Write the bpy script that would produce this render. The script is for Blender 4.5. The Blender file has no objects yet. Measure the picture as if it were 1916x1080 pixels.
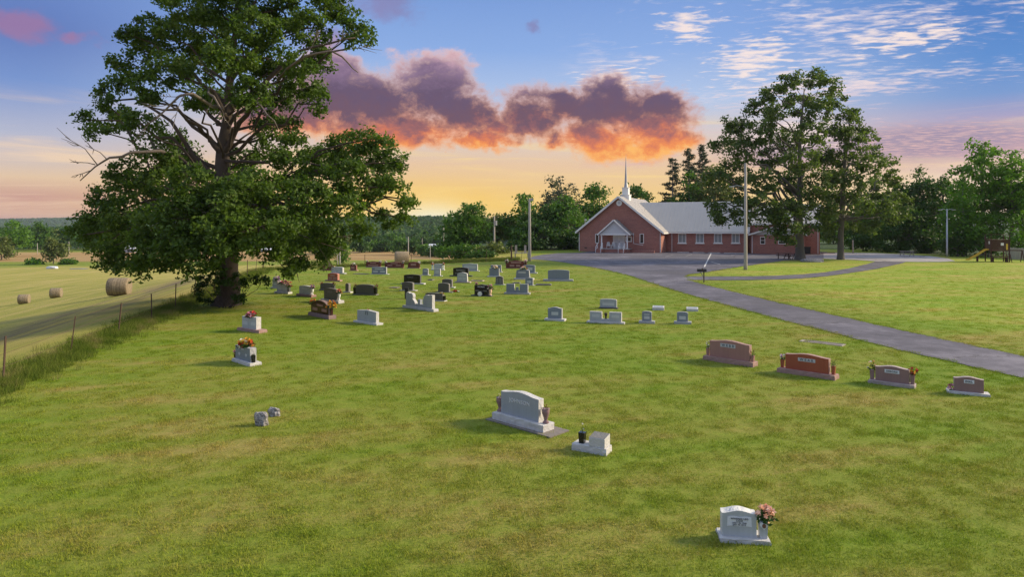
import bpy, bmesh, math, random
import numpy as np
from mathutils import Vector, Matrix, Euler

random.seed(7)
rng = np.random.default_rng(11)
R = math.radians
scene = bpy.context.scene
col = scene.collection

# ------------------------------------------------------------------ camera
F, HX, HY, CH = 1250.0, 958.0, 420.0, 5.2      # focal length in photo pixels, horizon, camera height
cam_d = bpy.data.cameras.new('camera')
cam = bpy.data.objects.new('camera', cam_d)
col.objects.link(cam)
cam.location = (0, 0, CH)
cam.rotation_euler = (R(90), 0, 0)
cam_d.sensor_width = 36.0
cam_d.lens = 36.0 * F / 1916.0
cam_d.shift_y = -(540 - HY) / 1916.0
cam_d.clip_start = 0.1
cam_d.clip_end = 20000
scene.camera = cam
scene.render.resolution_x, scene.render.resolution_y = 1024, 578

# ------------------------------------------------------------------ exposure
scene.view_settings.view_transform = 'Standard'
scene.view_settings.look = 'None'
scene.view_settings.exposure = 0.75
scene.view_settings.gamma = 1.0
scene.cycles.denoising_prefilter = 'NONE'
scene.cycles.max_bounces = 6
scene.cycles.diffuse_bounces = 3
scene.cycles.glossy_bounces = 2
scene.cycles.transmission_bounces = 3
scene.cycles.volume_bounces = 0
scene.cycles.sample_clamp_indirect = 4.0

# ------------------------------------------------------------------ sun
SUN_EL, SUN_AZ = R(27), R(80)                  # azimuth clockwise from the view direction (+Y)
to_sun = Vector((math.cos(SUN_EL) * math.sin(SUN_AZ), math.cos(SUN_EL) * math.cos(SUN_AZ), math.sin(SUN_EL)))
sd = bpy.data.lights.new('sun', 'SUN')
sd.energy = 3.3
sd.color = (1.0, 0.82, 0.56)
sd.angle = R(10.0)
sun = bpy.data.objects.new('sun', sd)
col.objects.link(sun)
sun.rotation_euler = to_sun.to_track_quat('Z', 'Y').to_euler()
sun.location = (60, 20, 60)


def lin(*c):
    return tuple(((x / 255.0) / 12.92 if x / 255.0 <= 0.04045 else ((x / 255.0 + 0.055) / 1.055) ** 2.4) for x in c) + (1.0,)


class NT:
    """tiny helper round a node tree"""
    def __init__(s, tree):
        s.t = tree
        tree.nodes.clear()

    def n(s, typ, **kw):
        nd = s.t.nodes.new(typ)
        for k, v in kw.items():
            if k == 'inp':
                for kk, vv in v.items():
                    s.put(nd.inputs[kk], vv)
            else:
                setattr(nd, k, v)
        return nd

    def put(s, sock, v):
        if isinstance(v, bpy.types.NodeSocket):
            s.t.links.new(v, sock)
        else:
            sock.default_value = v

    def m(s, op, a, b=None, c=None, clamp=False):
        nd = s.n('ShaderNodeMath', operation=op, use_clamp=clamp)
        s.put(nd.inputs[0], a)
        if b is not None:
            s.put(nd.inputs[1], b)
        if c is not None:
            s.put(nd.inputs[2], c)
        return nd.outputs[0]

    def vec(s, x, y, z):
        nd = s.n('ShaderNodeCombineXYZ')
        s.put(nd.inputs[0], x); s.put(nd.inputs[1], y); s.put(nd.inputs[2], z)
        return nd.outputs[0]

    def noise(s, vec, scale, detail=4, rough=0.55, out='Fac', dist=0.0):
        nd = s.n('ShaderNodeTexNoise')
        if vec is not None:
            s.put(nd.inputs['Vector'], vec)
        nd.inputs['Scale'].default_value = scale
        nd.inputs['Detail'].default_value = detail
        nd.inputs['Roughness'].default_value = rough
        nd.inputs['Distortion'].default_value = dist
        return nd.outputs[out]

    def step(s, v, lo, hi):
        nd = s.n('ShaderNodeMapRange', interpolation_type='SMOOTHSTEP')
        s.put(nd.inputs['Value'], v)
        s.put(nd.inputs['From Min'], lo); s.put(nd.inputs['From Max'], hi)
        return nd.outputs[0]

    def mix(s, f, a, b, blend='MIX'):
        nd = s.n('ShaderNodeMix', data_type='RGBA', blend_type=blend)
        s.put(nd.inputs[0], f); s.put(nd.inputs[6], a); s.put(nd.inputs[7], b)
        return nd.outputs[2]

    def ramp(s, v, stops):
        nd = s.n('ShaderNodeValToRGB')
        s.put(nd.inputs[0], v)
        el = nd.color_ramp.elements
        while len(el) < len(stops):
            el.new(0.5)
        for e, (p, c) in zip(el, stops):
            e.position = p
            e.color = c if len(c) == 4 else tuple(c) + (1,)
        return nd.outputs[0]


# ------------------------------------------------------------------ world: sunset sky with broken clouds
world = bpy.data.worlds.new('World')
scene.world = world
world.use_nodes = True
w = NT(world.node_tree)
d = w.n('ShaderNodeTexCoord').outputs['Generated']
sp = w.n('ShaderNodeSeparateXYZ', inp={0: d})
dx, dy, dz = sp.outputs
hl = w.m('MAXIMUM', w.m('SQRT', w.m('ADD', w.m('MULTIPLY', dx, dx), w.m('MULTIPLY', dy, dy))), 0.001)
u = w.m('ARCTAN2', dx, dy)
v = w.m('DIVIDE', dz, hl)
v = w.m('MINIMUM', w.m('MAXIMUM', v, 0.0), 4.0)
sx = w.m('DIVIDE', dx, hl)
sy = w.m('DIVIDE', dy, hl)
vv = w.m('DIVIDE', v, 0.7)


def vr(stops):
    return [(min(p / 0.7, 1.0), lin(*c)) for p, c in stops]


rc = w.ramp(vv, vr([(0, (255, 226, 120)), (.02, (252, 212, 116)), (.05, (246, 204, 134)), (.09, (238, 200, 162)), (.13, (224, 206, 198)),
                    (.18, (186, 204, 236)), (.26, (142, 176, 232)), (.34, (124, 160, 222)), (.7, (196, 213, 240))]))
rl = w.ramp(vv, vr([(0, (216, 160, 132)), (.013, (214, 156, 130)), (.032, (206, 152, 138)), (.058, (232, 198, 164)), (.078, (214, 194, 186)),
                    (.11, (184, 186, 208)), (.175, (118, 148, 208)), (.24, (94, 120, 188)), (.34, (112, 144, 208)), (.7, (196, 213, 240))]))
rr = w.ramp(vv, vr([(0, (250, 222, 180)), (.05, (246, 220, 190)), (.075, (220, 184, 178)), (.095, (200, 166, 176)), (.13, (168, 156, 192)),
                    (.16, (112, 148, 206)), (.2, (80, 136, 206)), (.27, (62, 120, 196)), (.36, (86, 138, 206)), (.7, (196, 213, 240))]))  # pale top stop of each ramp is raised, unseen overhead, to add fill
lr = w.step(sx, -0.35, 0.5)
cw = w.m('MULTIPLY', w.step(sy, 0.80, 0.985), 1.0)
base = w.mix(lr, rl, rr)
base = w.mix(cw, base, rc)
# physical sky light blended under the colours
sky = w.n('ShaderNodeTexSky', sky_type='NISHITA', sun_disc=False)
sky.sun_elevation = SUN_EL
sky.sun_rotation = SUN_AZ
nis = w.mix(1.0, sky.outputs[0], (0.10, 0.10, 0.10, 1), 'MULTIPLY')
base = w.mix(0.10, base, nis)
# glow where the sun went down
su = math.atan((806 - HX) / F)
def glow_at(ru, rv):
    gd = w.m('SQRT', w.m('ADD', w.m('POWER', w.m('DIVIDE', w.m('ABSOLUTE', w.m('SUBTRACT', u, su)), ru), 2.0), w.m('POWER', w.m('DIVIDE', v, rv), 2.0)))
    return w.m('POWER', w.m('SUBTRACT', 1.0, w.step(gd, 0.0, 1.3)), 1.4)
base = w.mix(w.m('MULTIPLY', glow_at(0.24, 0.080), 0.95), base, lin(255, 204, 76))
base = w.mix(w.m('MULTIPLY', glow_at(0.10, 0.045), 1.0), base, lin(255, 250, 214))

# thin streaks
stv = w.vec(w.m('MULTIPLY', u, 2.2), w.m('MULTIPLY', v, 30.0), 0.0)
stn = w.noise(stv, 1.3, 5, 0.6, dist=0.6)
stm = w.m('MULTIPLY', w.step(stn, 0.50, 0.72), w.m('SUBTRACT', 1.0, w.step(v, 0.10, 0.19)))
stm = w.m('MULTIPLY', stm, w.step(v, 0.0, 0.02))
base = w.mix(w.m('MULTIPLY', stm, 0.75), base, w.mix(cw, lin(246, 214, 180), lin(255, 222, 140)))

def blobs(items, uw, vw):
    tot = None
    for (x, y, rx, ry) in items:
        uu = math.atan((x - HX) / F); cs = math.cos(uu)
        v0 = (HY - y) / F * cs
        a = w.m('DIVIDE', w.m('SUBTRACT', uw, uu), rx / F * cs * cs)
        b = w.m('DIVIDE', w.m('SUBTRACT', vw, v0), ry / F * cs)
        q = w.m('SUBTRACT', 1.0, w.m('SQRT', w.m('ADD', w.m('MULTIPLY', a, a), w.m('MULTIPLY', b, b))))
        tot = q if tot is None else w.m('SMOOTH_MAX', tot, q, 0.25)
    return tot


def blobs0(items):
    return blobs(items, u, v)


# rippled white clouds high on the right and above the church, on a flat deck so they foreshorten
den = w.m('ADD', w.m('MAXIMUM', dz, 0.0), 0.06)
px_, py_ = w.m('DIVIDE', dx, den), w.m('DIVIDE', dy, den)
deck = w.vec(px_, py_, 0.0)
big = w.noise(deck, 0.85, 3, 0.5)
fine = w.noise(w.vec(w.m('ADD', w.m('MULTIPLY', px_, 2.0), w.m('MULTIPLY', py_, 0.9)), w.m('MULTIPLY', py_, 3.4), 3.1), 5.2, 8, 0.60, dist=0.35)
am = w.m('ADD', w.m('MULTIPLY', big, 0.80), w.m('MULTIPLY', fine, 0.52))
am = w.step(am, 0.66, 0.86)
am = w.m('MULTIPLY', am, w.step(sx, 0.04, 0.24))
am = w.m('MULTIPLY', am, w.step(v, 0.03, 0.10))
ac = w.ramp(vv, vr([(0, (250, 214, 180)), (.09, (222, 178, 176)), (.14, (226, 196, 204)), (.20, (246, 228, 226)), (.7, (250, 240, 240))]))
base = w.mix(w.m('MULTIPLY', am, 0.9), base, ac)
bank = w.m('ADD', blobs0([(1720, 268, 330, 46), (1500, 285, 200, 40)]) , w.m('MULTIPLY', w.m('SUBTRACT', fine, 0.5), 1.1))
base = w.mix(w.m('MULTIPLY', w.step(bank, -0.05, 0.6), 0.75), base, w.mix(w.step(fine, 0.42, 0.66), lin(150, 136, 164), lin(216, 178, 178)))
# two placed white ripple patches beside the dark cloud
wb = blobs([(1150, 150, 110, 40), (1400, 110, 120, 80), (1290, 45, 90, 50), (1700, 70, 170, 45), (1500, 250, 150, 60)], u, v)
wm = w.m('ADD', w.m('MULTIPLY', w.m('MAXIMUM', wb, -1.0), 0.35), fine)
wm = w.step(wm, 0.62, 0.86)
base = w.mix(w.m('MULTIPLY', wm, 0.9), base, lin(252, 232, 224))

# the two heavy clouds lit orange from below
warpc = w.vec(w.m('MULTIPLY', u, 1.0), w.m('MULTIPLY', v, 1.25), 0.37)
wn = w.n('ShaderNodeTexNoise', inp={'Vector': warpc, 'Scale': 14.0, 'Detail': 4.0, 'Roughness': 0.6}).outputs['Color']
ws = w.n('ShaderNodeSeparateXYZ', inp={0: wn})
uw = w.m('ADD', u, w.m('MULTIPLY', w.m('SUBTRACT', ws.outputs[0], 0.5), 0.085))
vw = w.m('ADD', v, w.m('MULTIPLY', w.m('SUBTRACT', ws.outputs[1], 0.5), 0.06))
cb = blobs([(815, 165, 85, 60), (700, 190, 130, 60), (640, 190, 120, 60), (870, 215, 70, 45), (740, 245, 150, 34), (620, 130, 60, 40), (560, 215, 120, 40), (925, 240, 40, 20), (900, 262, 60, 14),
            (1140, 200, 100, 52), (1060, 200, 80, 42), (1215, 232, 78, 46), (1135, 170, 55, 34), (990, 215, 66, 40), (1120, 262, 110, 30), (1235, 195, 44, 38), (1170, 278, 110, 26), (1245, 262, 60, 30), (810, 122, 60, 34)], uw, vw)
cn = w.noise(w.vec(u, w.m('MULTIPLY', v, 1.3), 0.9), 20.0, 8, 0.64, dist=0.25)
cf = w.noise(w.vec(u, w.m('MULTIPLY', v, 1.2), 4.2), 62.0, 5, 0.68, dist=0.4)
cd = w.m('ADD', cb, w.m('MULTIPLY', w.m('SUBTRACT', cn, 0.5), 1.7))
cd = w.m('ADD', cd, w.m('MULTIPLY', w.m('SUBTRACT', cf, 0.5), 0.75))
cmask = w.step(cd, -0.42, 0.34)
cden = w.step(cd, -0.15, 0.60)
cv = w.m('ADD', v, w.m('ADD', w.m('MULTIPLY', w.m('SUBTRACT', cn, 0.5), 0.085), w.m('MULTIPLY', w.m('SUBTRACT', cf, 0.5), 0.05)))
cv = w.m('ADD', cv, w.m('MULTIPLY', w.m('SUBTRACT', ws.outputs[2], 0.5), 0.03))
ccol = w.ramp(w.m('DIVIDE', cv, 0.4), [(p / 0.4, lin(*c)) for p, c in
              [(.098, (252, 186, 104)), (.114, (242, 146, 84)), (.127, (214, 122, 92)), (.142, (160, 104, 104)), (.162, (116, 88, 104)), (.20, (106, 88, 114)), (.235, (138, 114, 142)), (.26, (196, 160, 176))]])
ccol = w.mix(w.m('MULTIPLY', w.m('SUBTRACT', 1.0, cden), 0.65), ccol, w.ramp(w.m('DIVIDE', v, 0.4), [(.28, lin(255, 178, 96)), (.40, lin(250, 176, 136)), (.56, lin(255, 214, 200))]))
base = w.mix(cmask, base, ccol)
# mauve wisps at the top left
mb = blobs([(720, 5, 110, 40), (40, 45, 110, 42), (620, 90, 90, 50), (995, 54, 26, 18), (150, 70, 60, 16)], uw, vw)
md = w.step(w.m('ADD', mb, w.m('MULTIPLY', w.m('SUBTRACT', cn, 0.5), 1.6)), 0.1, 0.9)
base = w.mix(w.m('MULTIPLY', md, 0.6), base, w.mix(w.step(u, -0.5, -0.1), lin(172, 118, 152), lin(134, 122, 166)))
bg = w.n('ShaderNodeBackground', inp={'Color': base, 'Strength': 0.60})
wo = w.n('ShaderNodeOutputWorld', inp={'Surface': bg.outputs[0]})
world.cycles.sampling_method = 'MANUAL'
world.cycles.sample_map_resolution = 1024


# ------------------------------------------------------------------ land form
def smooth(a, b, x):
    t = np.clip((x - a) / (b - a), 0, 1)
    return t * t * (3 - 2 * t)


def fence_left(X, Y):
    """metres beyond the left fence line"""
    return -(12 + 0.2 * np.clip(Y, -40, 70)) - X


def fence_back(X, Y):
    """metres beyond the fence at the back of the graves"""
    return (-17 * (X + 26) + 28 * (Y - 70)) / 32.76


def gz(X, Y):
    X = np.asarray(X, float); Y = np.asarray(Y, float)
    hill = 0.006 * np.clip(Y, -60, 130)
    dl = np.maximum(fence_left(X, Y) - 1.0, 0)
    dl = dl * dl / (dl + 5)
    fl = 9.8 * (1 - np.exp(-dl / 46))
    db = np.maximum(fence_back(X, Y) - 1.5, 0)
    db = db * db / (db + 10)
    fb = 9.4 * (1 - np.exp(-db / 60)) * smooth(1.4, -16, X - 0.02 * (Y - 87))
    fall = np.maximum(fl, fb)
    hump = 15 * np.exp(-((X + 190) / 260) ** 2 - ((Y - 1050) / 240) ** 2) * smooth(480, 800, Y)
    hump += 10 * np.exp(-((X + 20) / 420) ** 2 - ((Y - 1350) / 300) ** 2)
    rid = 40 * np.exp(-((Y - 3400) / 500) ** 2) * (0.86 + 0.08 * np.sin(X / 420.0) + 0.06 * np.sin(X / 173.0 + 1))
    return hill - fall + hump + rid


def gz1(X, Y):
    return float(gz(X, Y))


def px2g(x, y):
    """where the line of sight through a photo pixel meets the ground"""
    k = (x - HX) / F; s = (y - HY) / F
    lo = None
    Yv = np.geomspace(6, 3000, 4000)
    hgt = CH - s * Yv - gz(k * Yv, Yv)
    i = int(np.argmax(hgt < 0)) if (hgt < 0).any() else len(Yv) - 1
    a, b = Yv[max(i - 1, 0)], Yv[i]
    for _ in range(30):
        mm = (a + b) / 2
        if CH - s * mm - gz1(k * mm, mm) < 0:
            b = mm
        else:
            a = mm
    Y = (a + b) / 2
    return Vector((k * Y, Y, gz1(k * Y, Y)))


def px3(x, y, Y):
    return Vector(((x - HX) / F * Y, Y, CH - (y - HY) / F * Y))


# ------------------------------------------------------------------ scene helpers
def link(o, parent=None):
    col.objects.link(o)
    if parent is not None:
        o.parent = parent
    return o


def tag(o, label=None, cat=None, group=None, kind=None):
    if label: o['label'] = label
    if cat: o['category'] = cat
    if group: o['group'] = group
    if kind: o['kind'] = kind
    return o


def empty(name, loc=(0, 0, 0), rz=0.0, label=None, cat=None, group=None):
    o = bpy.data.objects.new(name, None)
    o.empty_display_size = 0.3
    o.location = loc
    o.rotation_euler = (0, 0, rz)
    link(o)
    return tag(o, label, cat, group)


class MB:
    def __init__(s):
        s.v = []; s.f = []; s.mi = []

    def add(s, vs, fs, mi=0):
        o = len(s.v)
        s.v += [tuple(p) for p in vs]
        s.f += [tuple(i + o for i in f) for f in fs]
        s.mi += [mi] * len(fs)
        return s

    def box(s, x0, x1, y0, y1, z0, z1, mi=0, M=None):
        vs = [(x, y, z) for z in (z0, z1) for y in (y0, y1) for x in (x0, x1)]
        if M is not None:
            vs = [M @ Vector(p) for p in vs]
        return s.add(vs, [(0, 2, 3, 1), (4, 5, 7, 6), (0, 1, 5, 4), (2, 6, 7, 3), (0, 4, 6, 2), (1, 3, 7, 5)], mi)

    def cbox(s, c, sx, sy, sz, rz=0.0, mi=0, rx=0.0, ry=0.0):
        M = Matrix.Translation(c) @ Euler((rx, ry, rz)).to_matrix().to_4x4()
        return s.box(-sx / 2, sx / 2, -sy / 2, sy / 2, -sz / 2, sz / 2, mi, M)

    def bar(s, a, b, wd, th=None, mi=0):
        a = Vector(a); b = Vector(b); dv = b - a
        q = dv.to_track_quat('Z', 'Y').to_matrix().to_4x4()
        th = wd if th is None else th
        return s.box(-wd / 2, wd / 2, -th / 2, th / 2, 0, dv.length, mi, Matrix.Translation(a) @ q)

    def tube(s, pts, rad, n=6, mi=0, cap=True):
        pts = [Vector(p) for p in pts]
        if not hasattr(rad, '__len__'):
            rad = [rad] * len(pts)
        vs = []; fs = []
        ref = None
        for i, p in enumerate(pts):
            t = (pts[min(i + 1, len(pts) - 1)] - pts[max(i - 1, 0)])
            t = t.normalized() if t.length > 1e-9 else Vector((0, 0, 1))
            if ref is None:
                ref = Vector((1, 0, 0)) if abs(t.x) < 0.9 else Vector((0, 1, 0))
            a = (ref - t * ref.dot(t))
            a = a.normalized() if a.length > 1e-6 else t.orthogonal().normalized()
            ref = a
            b = t.cross(a)
            for k in range(n):
                an = 2 * math.pi * k / n
                vs.append(p + (a * math.cos(an) + b * math.sin(an)) * rad[i])
        for i in range(len(pts) - 1):
            for k in range(n):
                fs.append((i * n + k, i * n + (k + 1) % n, (i + 1) * n + (k + 1) % n, (i + 1) * n + k))
        if cap:
            fs.append(tuple(range(n))[::-1])
            fs.append(tuple((len(pts) - 1) * n + k for k in range(n)))
        return s.add(vs, fs, mi)

    def lathe(s, prof, n=16, c=(0, 0, 0), mi=0, cap=True):
        vs = []; fs = []
        for r, z in prof:
            for k in range(n):
                a = 2 * math.pi * k / n
                vs.append((c[0] + r * math.cos(a), c[1] + r * math.sin(a), c[2] + z))
        m_ = len(prof)
        for i in range(m_ - 1):
            for k in range(n):
                fs.append((i * n + k, i * n + (k + 1) % n, (i + 1) * n + (k + 1) % n, (i + 1) * n + k))
        if cap:
            fs.append(tuple(range(n))[::-1])
            fs.append(tuple((m_ - 1) * n + k for k in range(n)))
        return s.add(vs, fs, mi)

    def prism(s, prof, y0, y1, mi=0, mi_side=None):
        """profile in x,z pushed along y; front is y0"""
        n = len(prof)
        vs = [(x, y0, z) for x, z in prof] + [(x, y1, z) for x, z in prof]
        s.add(vs, [tuple(range(n)), tuple(range(2 * n - 1, n - 1, -1))], mi)
        o = len(s.v) - 2 * n
        for i in range(n):
            j = (i + 1) % n
            s.f.append((o + j, o + i, o + n + i, o + n + j))
            s.mi.append(mi if mi_side is None else mi_side)
        return s

    def mesh(s, name, mats, smooth_=False):
        me = bpy.data.meshes.new(name)
        me.from_pydata([tuple(p) for p in s.v], [], s.f)
        for m_ in (mats if isinstance(mats, (list, tuple)) else [mats]):
            me.materials.append(m_)
        if any(s.mi):
            me.polygons.foreach_set('material_index', s.mi)
        if smooth_:
            me.polygons.foreach_set('use_smooth', [True] * len(me.polygons))
        me.update()
        return me

    def build(s, name, mats, parent=None, smooth_=False, bevel=0.0):
        o = bpy.data.objects.new(name, s.mesh(name, mats, smooth_))
        link(o, parent)
        if bevel:
            b = o.modifiers.new('bevel', 'BEVEL'); b.width = bevel; b.segments = 2; b.limit_method = 'ANGLE'
        return o


# ------------------------------------------------------------------ materials
def material(name):
    m_ = bpy.data.materials.new(name)
    m_.use_nodes = True
    return m_, NT(m_.node_tree)


def plain(name, c, rough=0.6, var=0.12, scale=8.0, metal=0.0, bump=0.0, bscale=40.0, spec=0.5):
    m_, t = material(name)
    pos = t.n('ShaderNodeTexCoord').outputs['Object']
    nz = t.noise(pos, scale, 5, 0.6)
    f = t.m('ADD', 1.0 - var, t.m('MULTIPLY', nz, 2 * var))
    cc = t.mix(1.0, tuple(c) + (1,), t.vec(f, f, f), 'MULTIPLY')
    p = t.n('ShaderNodeBsdfPrincipled', inp={'Base Color': cc, 'Roughness': rough, 'Metallic': metal, 'Specular IOR Level': spec})
    if bump:
        b = t.n('ShaderNodeBump', inp={'Strength': bump, 'Distance': 0.02, 'Height': t.noise(pos, bscale, 4, 0.6)})
        t.put(p.inputs['Normal'], b.outputs[0])
    t.n('ShaderNodeOutputMaterial', inp={'Surface': p.outputs[0]})
    return m_


def granite(name, c, rough=0.35, speck=0.35, bump=0.0):
    m_, t = material(name)
    pos = t.n('ShaderNodeTexCoord').outputs['Object']
    n1 = t.noise(pos, 120, 3, 0.7)
    n2 = t.noise(pos, 6, 4, 0.6)
    f = t.m('ADD', 1.0 - speck * .5 - .1, t.m('ADD', t.m('MULTIPLY', n1, speck), t.m('MULTIPLY', n2, 0.2)))
    # weather streaks run down the face
    st = t.n('ShaderNodeMapping', inp={'Vector': pos, 'Scale': (14, 14, 1.2)})
    n3 = t.step(t.noise(st.outputs[0], 1.0, 4, 0.6), 0.35, 0.75)
    f = t.m('MULTIPLY', f, t.m('ADD', 0.93, t.m('MULTIPLY', n3, 0.1)))
    cc = t.mix(1.0, tuple(c) + (1,), t.vec(f, f, f), 'MULTIPLY')
    p = t.n('ShaderNodeBsdfPrincipled', inp={'Base Color': cc, 'Roughness': rough})
    if bump:
        b = t.n('ShaderNodeBump', inp={'Strength': bump, 'Distance': 0.03, 'Height': t.noise(pos, 22, 6, 0.65)})
        t.put(p.inputs['Normal'], b.outputs[0])
    t.n('ShaderNodeOutputMaterial', inp={'Surface': p.outputs[0]})
    return m_


def leaf_mat(name, c1, c2, trans=0.35, patch=0.15):
    m_, t = material(name)
    at = t.n('ShaderNodeAttribute', attribute_name='v').outputs['Fac']
    pos = t.n('ShaderNodeNewGeometry').outputs['Position']
    nz = t.noise(pos, patch, 3, 0.6)
    f = t.m('ADD', t.m('MULTIPLY', at, 0.55), t.m('MULTIPLY', t.step(nz, 0.3, 0.7), 0.45))
    cc = t.mix(f, tuple(c1) + (1,), tuple(c2) + (1,))
    dfs = t.n('ShaderNodeBsdfPrincipled', inp={'Base Color': cc, 'Roughness': 0.55, 'Specular IOR Level': 0.3})
    tc = t.mix(1.0, cc, (1.15, 1.25, 0.5, 1), 'MULTIPLY')
    tr = t.n('ShaderNodeBsdfTranslucent', inp={'Color': tc})
    mx = t.n('ShaderNodeMixShader', inp={0: trans, 1: dfs.outputs[0], 2: tr.outputs[0]})
    t.n('ShaderNodeOutputMaterial', inp={'Surface': mx.outputs[0]})
    return m_


def bark_mat(name, c, var=0.5):
    m_, t = material(name)
    pos = t.n('ShaderNodeTexCoord').outputs['Object']
    mp = t.n('ShaderNodeMapping', inp={'Vector': pos, 'Scale': (5, 5, 0.9)})
    n1 = t.noise(mp.outputs[0], 2.5, 6, 0.65)
    n2 = t.noise(pos, 0.9, 4, 0.6)
    f = t.m('ADD', 1 - var, t.m('ADD', t.m('MULTIPLY', n1, var), t.m('MULTIPLY', n2, var)))
    cc = t.mix(1.0, tuple(c) + (1,), t.vec(f, f, f), 'MULTIPLY')
    p = t.n('ShaderNodeBsdfPrincipled', inp={'Base Color': cc, 'Roughness': 0.9})
    b = t.n('ShaderNodeBump', inp={'Strength': 0.8, 'Distance': 0.06, 'Height': n1})
    t.put(p.inputs['Normal'], b.outputs[0])
    t.n('ShaderNodeOutputMaterial', inp={'Surface': p.outputs[0]})
    return m_


def turf_colour(t, pos):
    """mown lawn: green with dry straw patches, faint mower lines"""
    sp_ = t.n('ShaderNodeSeparateXYZ', inp={0: pos})
    flat = t.vec(sp_.outputs[0], sp_.outputs[1], 0.0)
    # long smears follow the mowing direction
    dirv = t.vec(t.m('ADD', t.m('MULTIPLY', sp_.outputs[0], 0.17), t.m('MULTIPLY', sp_.outputs[1], 0.07)),
                 t.m('SUBTRACT', sp_.outputs[1], t.m('MULTIPLY', sp_.outputs[0], 0.30)), 0.0)
    a = t.noise(flat, 0.16, 4, 0.6)
    b = t.noise(dirv, 0.55, 5, 0.65, dist=0.4)
    c = t.noise(flat, 1.7, 5, 0.7)
    e = t.noise(flat, 14.0, 4, 0.7)
    g = t.noise(flat, 55.0, 3, 0.7)
    dry = t.m('ADD', t.m('MULTIPLY', a, 0.36), t.m('ADD', t.m('MULTIPLY', b, 0.48), t.m('MULTIPLY', c, 0.13)))
    dry = t.m('ADD', dry, t.m('MULTIPLY', t.m('SUBTRACT', e, 0.5), 0.26))
    dry = t.m('ADD', dry, t.m('MULTIPLY', t.m('SUBTRACT', g, 0.5), 0.16))
    rx, ry = sp_.outputs[0], sp_.outputs[1]
    rgt = t.m('MULTIPLY', t.step(rx, 16.0, 26.0), t.step(ry, 24.0, 36.0))
    strp = t.m('SINE', t.m('MULTIPLY', t.m('ADD', t.m('MULTIPLY', rx, 0.62), t.m('ADD', t.m('MULTIPLY', ry, 0.78), t.m('MULTIPLY', a, 3.0))), 1.9))
    dry = t.m('ADD', dry, t.m('MULTIPLY', rgt, t.m('ADD', 0.02, t.m('MULTIPLY', strp, 0.030))))
    dry = t.m('ADD', dry, t.m('SUBTRACT', t.m('MULTIPLY', t.m('SUBTRACT', 1.0, t.step(ry, 9.0, 30.0)), 0.050), -0.006))
    band = t.m('SINE', t.m('MULTIPLY', t.m('ADD', t.m('MULTIPLY', rx, -0.28), t.m('ADD', ry, t.m('MULTIPLY', a, 5.0))), 2.6))
    dry = t.m('ADD', dry, t.m('MULTIPLY', band, 0.010))
    dry = t.m('ADD', 0.105, t.m('MULTIPLY', dry, 0.79))
    cc = t.ramp(dry, [(0.33, (0.090, 0.170, 0.012, 1)), (0.44, (0.145, 0.215, 0.018, 1)), (0.53, (0.195, 0.222, 0.032, 1)), (0.61, (0.275, 0.230, 0.064, 1)), (0.72, (0.345, 0.258, 0.120, 1))])
    fl = t.m('ADD', 0.30, t.m('ADD', t.m('MULTIPLY', e, 0.62), t.m('MULTIPLY', g, 0.95)))
    cl = t.noise(flat, 3.6, 3, 0.6, dist=0.5)
    fl = t.m('MULTIPLY', fl, t.m('ADD', 0.72, t.m('MULTIPLY', cl, 0.56)))
    fl = t.m('MULTIPLY', fl, t.m('ADD', 1.0, t.m('MULTIPLY', rgt, 0.34)))
    return t.mix(1.0, cc, t.vec(fl, fl, fl), 'MULTIPLY'), e, g, flat, dirv


M = {}
M['grey'] = granite('granite_grey', (0.40, 0.43, 0.47), 0.35)
M['grey_r'] = granite('granite_grey_rough_lit', (0.600, 0.590, 0.580), 0.85, 0.45, 0.9)  # paler rough finish, with sunlight on tops and sides put into the colour
M['blue'] = granite('granite_blue_grey', (0.200, 0.240, 0.305), 0.35)
M['blue_r'] = granite('granite_blue_rough', (0.420, 0.430, 0.450), 0.85, 0.45, 0.7)
M['pale'] = granite('granite_pale', (0.350, 0.385, 0.420), 0.45)
M['pale_r'] = granite('granite_pale_rough_lit', (0.580, 0.575, 0.570), 0.85, 0.4, 0.8)  # rough finish, albedo raised further to paint in sunlit tops
M['dark'] = granite('granite_charcoal', (0.110, 0.110, 0.118), 0.3)
M['dark_r'] = granite('granite_charcoal_rough', (0.210, 0.205, 0.195), 0.85, 0.4, 0.7)
M['black'] = granite('granite_black', (0.012, 0.012, 0.015), 0.15, 0.1)
M['black_r'] = granite('granite_black_rough', (0.08, 0.08, 0.085), 0.7, 0.3, 0.6)
M['maroon'] = granite('granite_maroon', (0.135, 0.032, 0.036), 0.25)
M['maroon_r'] = granite('granite_maroon_rough', (0.27, 0.115, 0.11), 0.85, 0.4, 0.7)
M['wine'] = granite('granite_dark_wine', (0.055, 0.016, 0.018), 0.2)
M['wine_r'] = granite('granite_wine_rough', (0.27, 0.19, 0.18), 0.85, 0.4, 0.7)
M['rose'] = granite('granite_rose', (0.360, 0.190, 0.175), 0.3)
M['rose_r'] = granite('granite_rose_rough', (0.38, 0.24, 0.21), 0.85, 0.4, 0.8)
M['red'] = granite('granite_red', (0.340, 0.085, 0.055), 0.25)
M['red_r'] = granite('granite_red_rough', (0.40, 0.26, 0.23), 0.85, 0.4, 0.8)
M['mauve'] = granite('granite_mauve', (0.260, 0.165, 0.170), 0.3)
M['mauve_r'] = granite('granite_mauve_rough', (0.42, 0.35, 0.34), 0.85, 0.4, 0.8)
M['brick_red'] = granite('granite_brick_red', (0.33, 0.085, 0.055), 0.3)
M['brick_red_r'] = granite('granite_brick_red_rough', (0.45, 0.20, 0.15), 0.85, 0.4, 0.8)
M['steel_grey'] = granite('granite_steel', (0.33, 0.365, 0.42), 0.3)
M['steel_grey_r'] = granite('granite_steel_rough', (0.62, 0.61, 0.60), 0.85, 0.45, 0.9)
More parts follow.
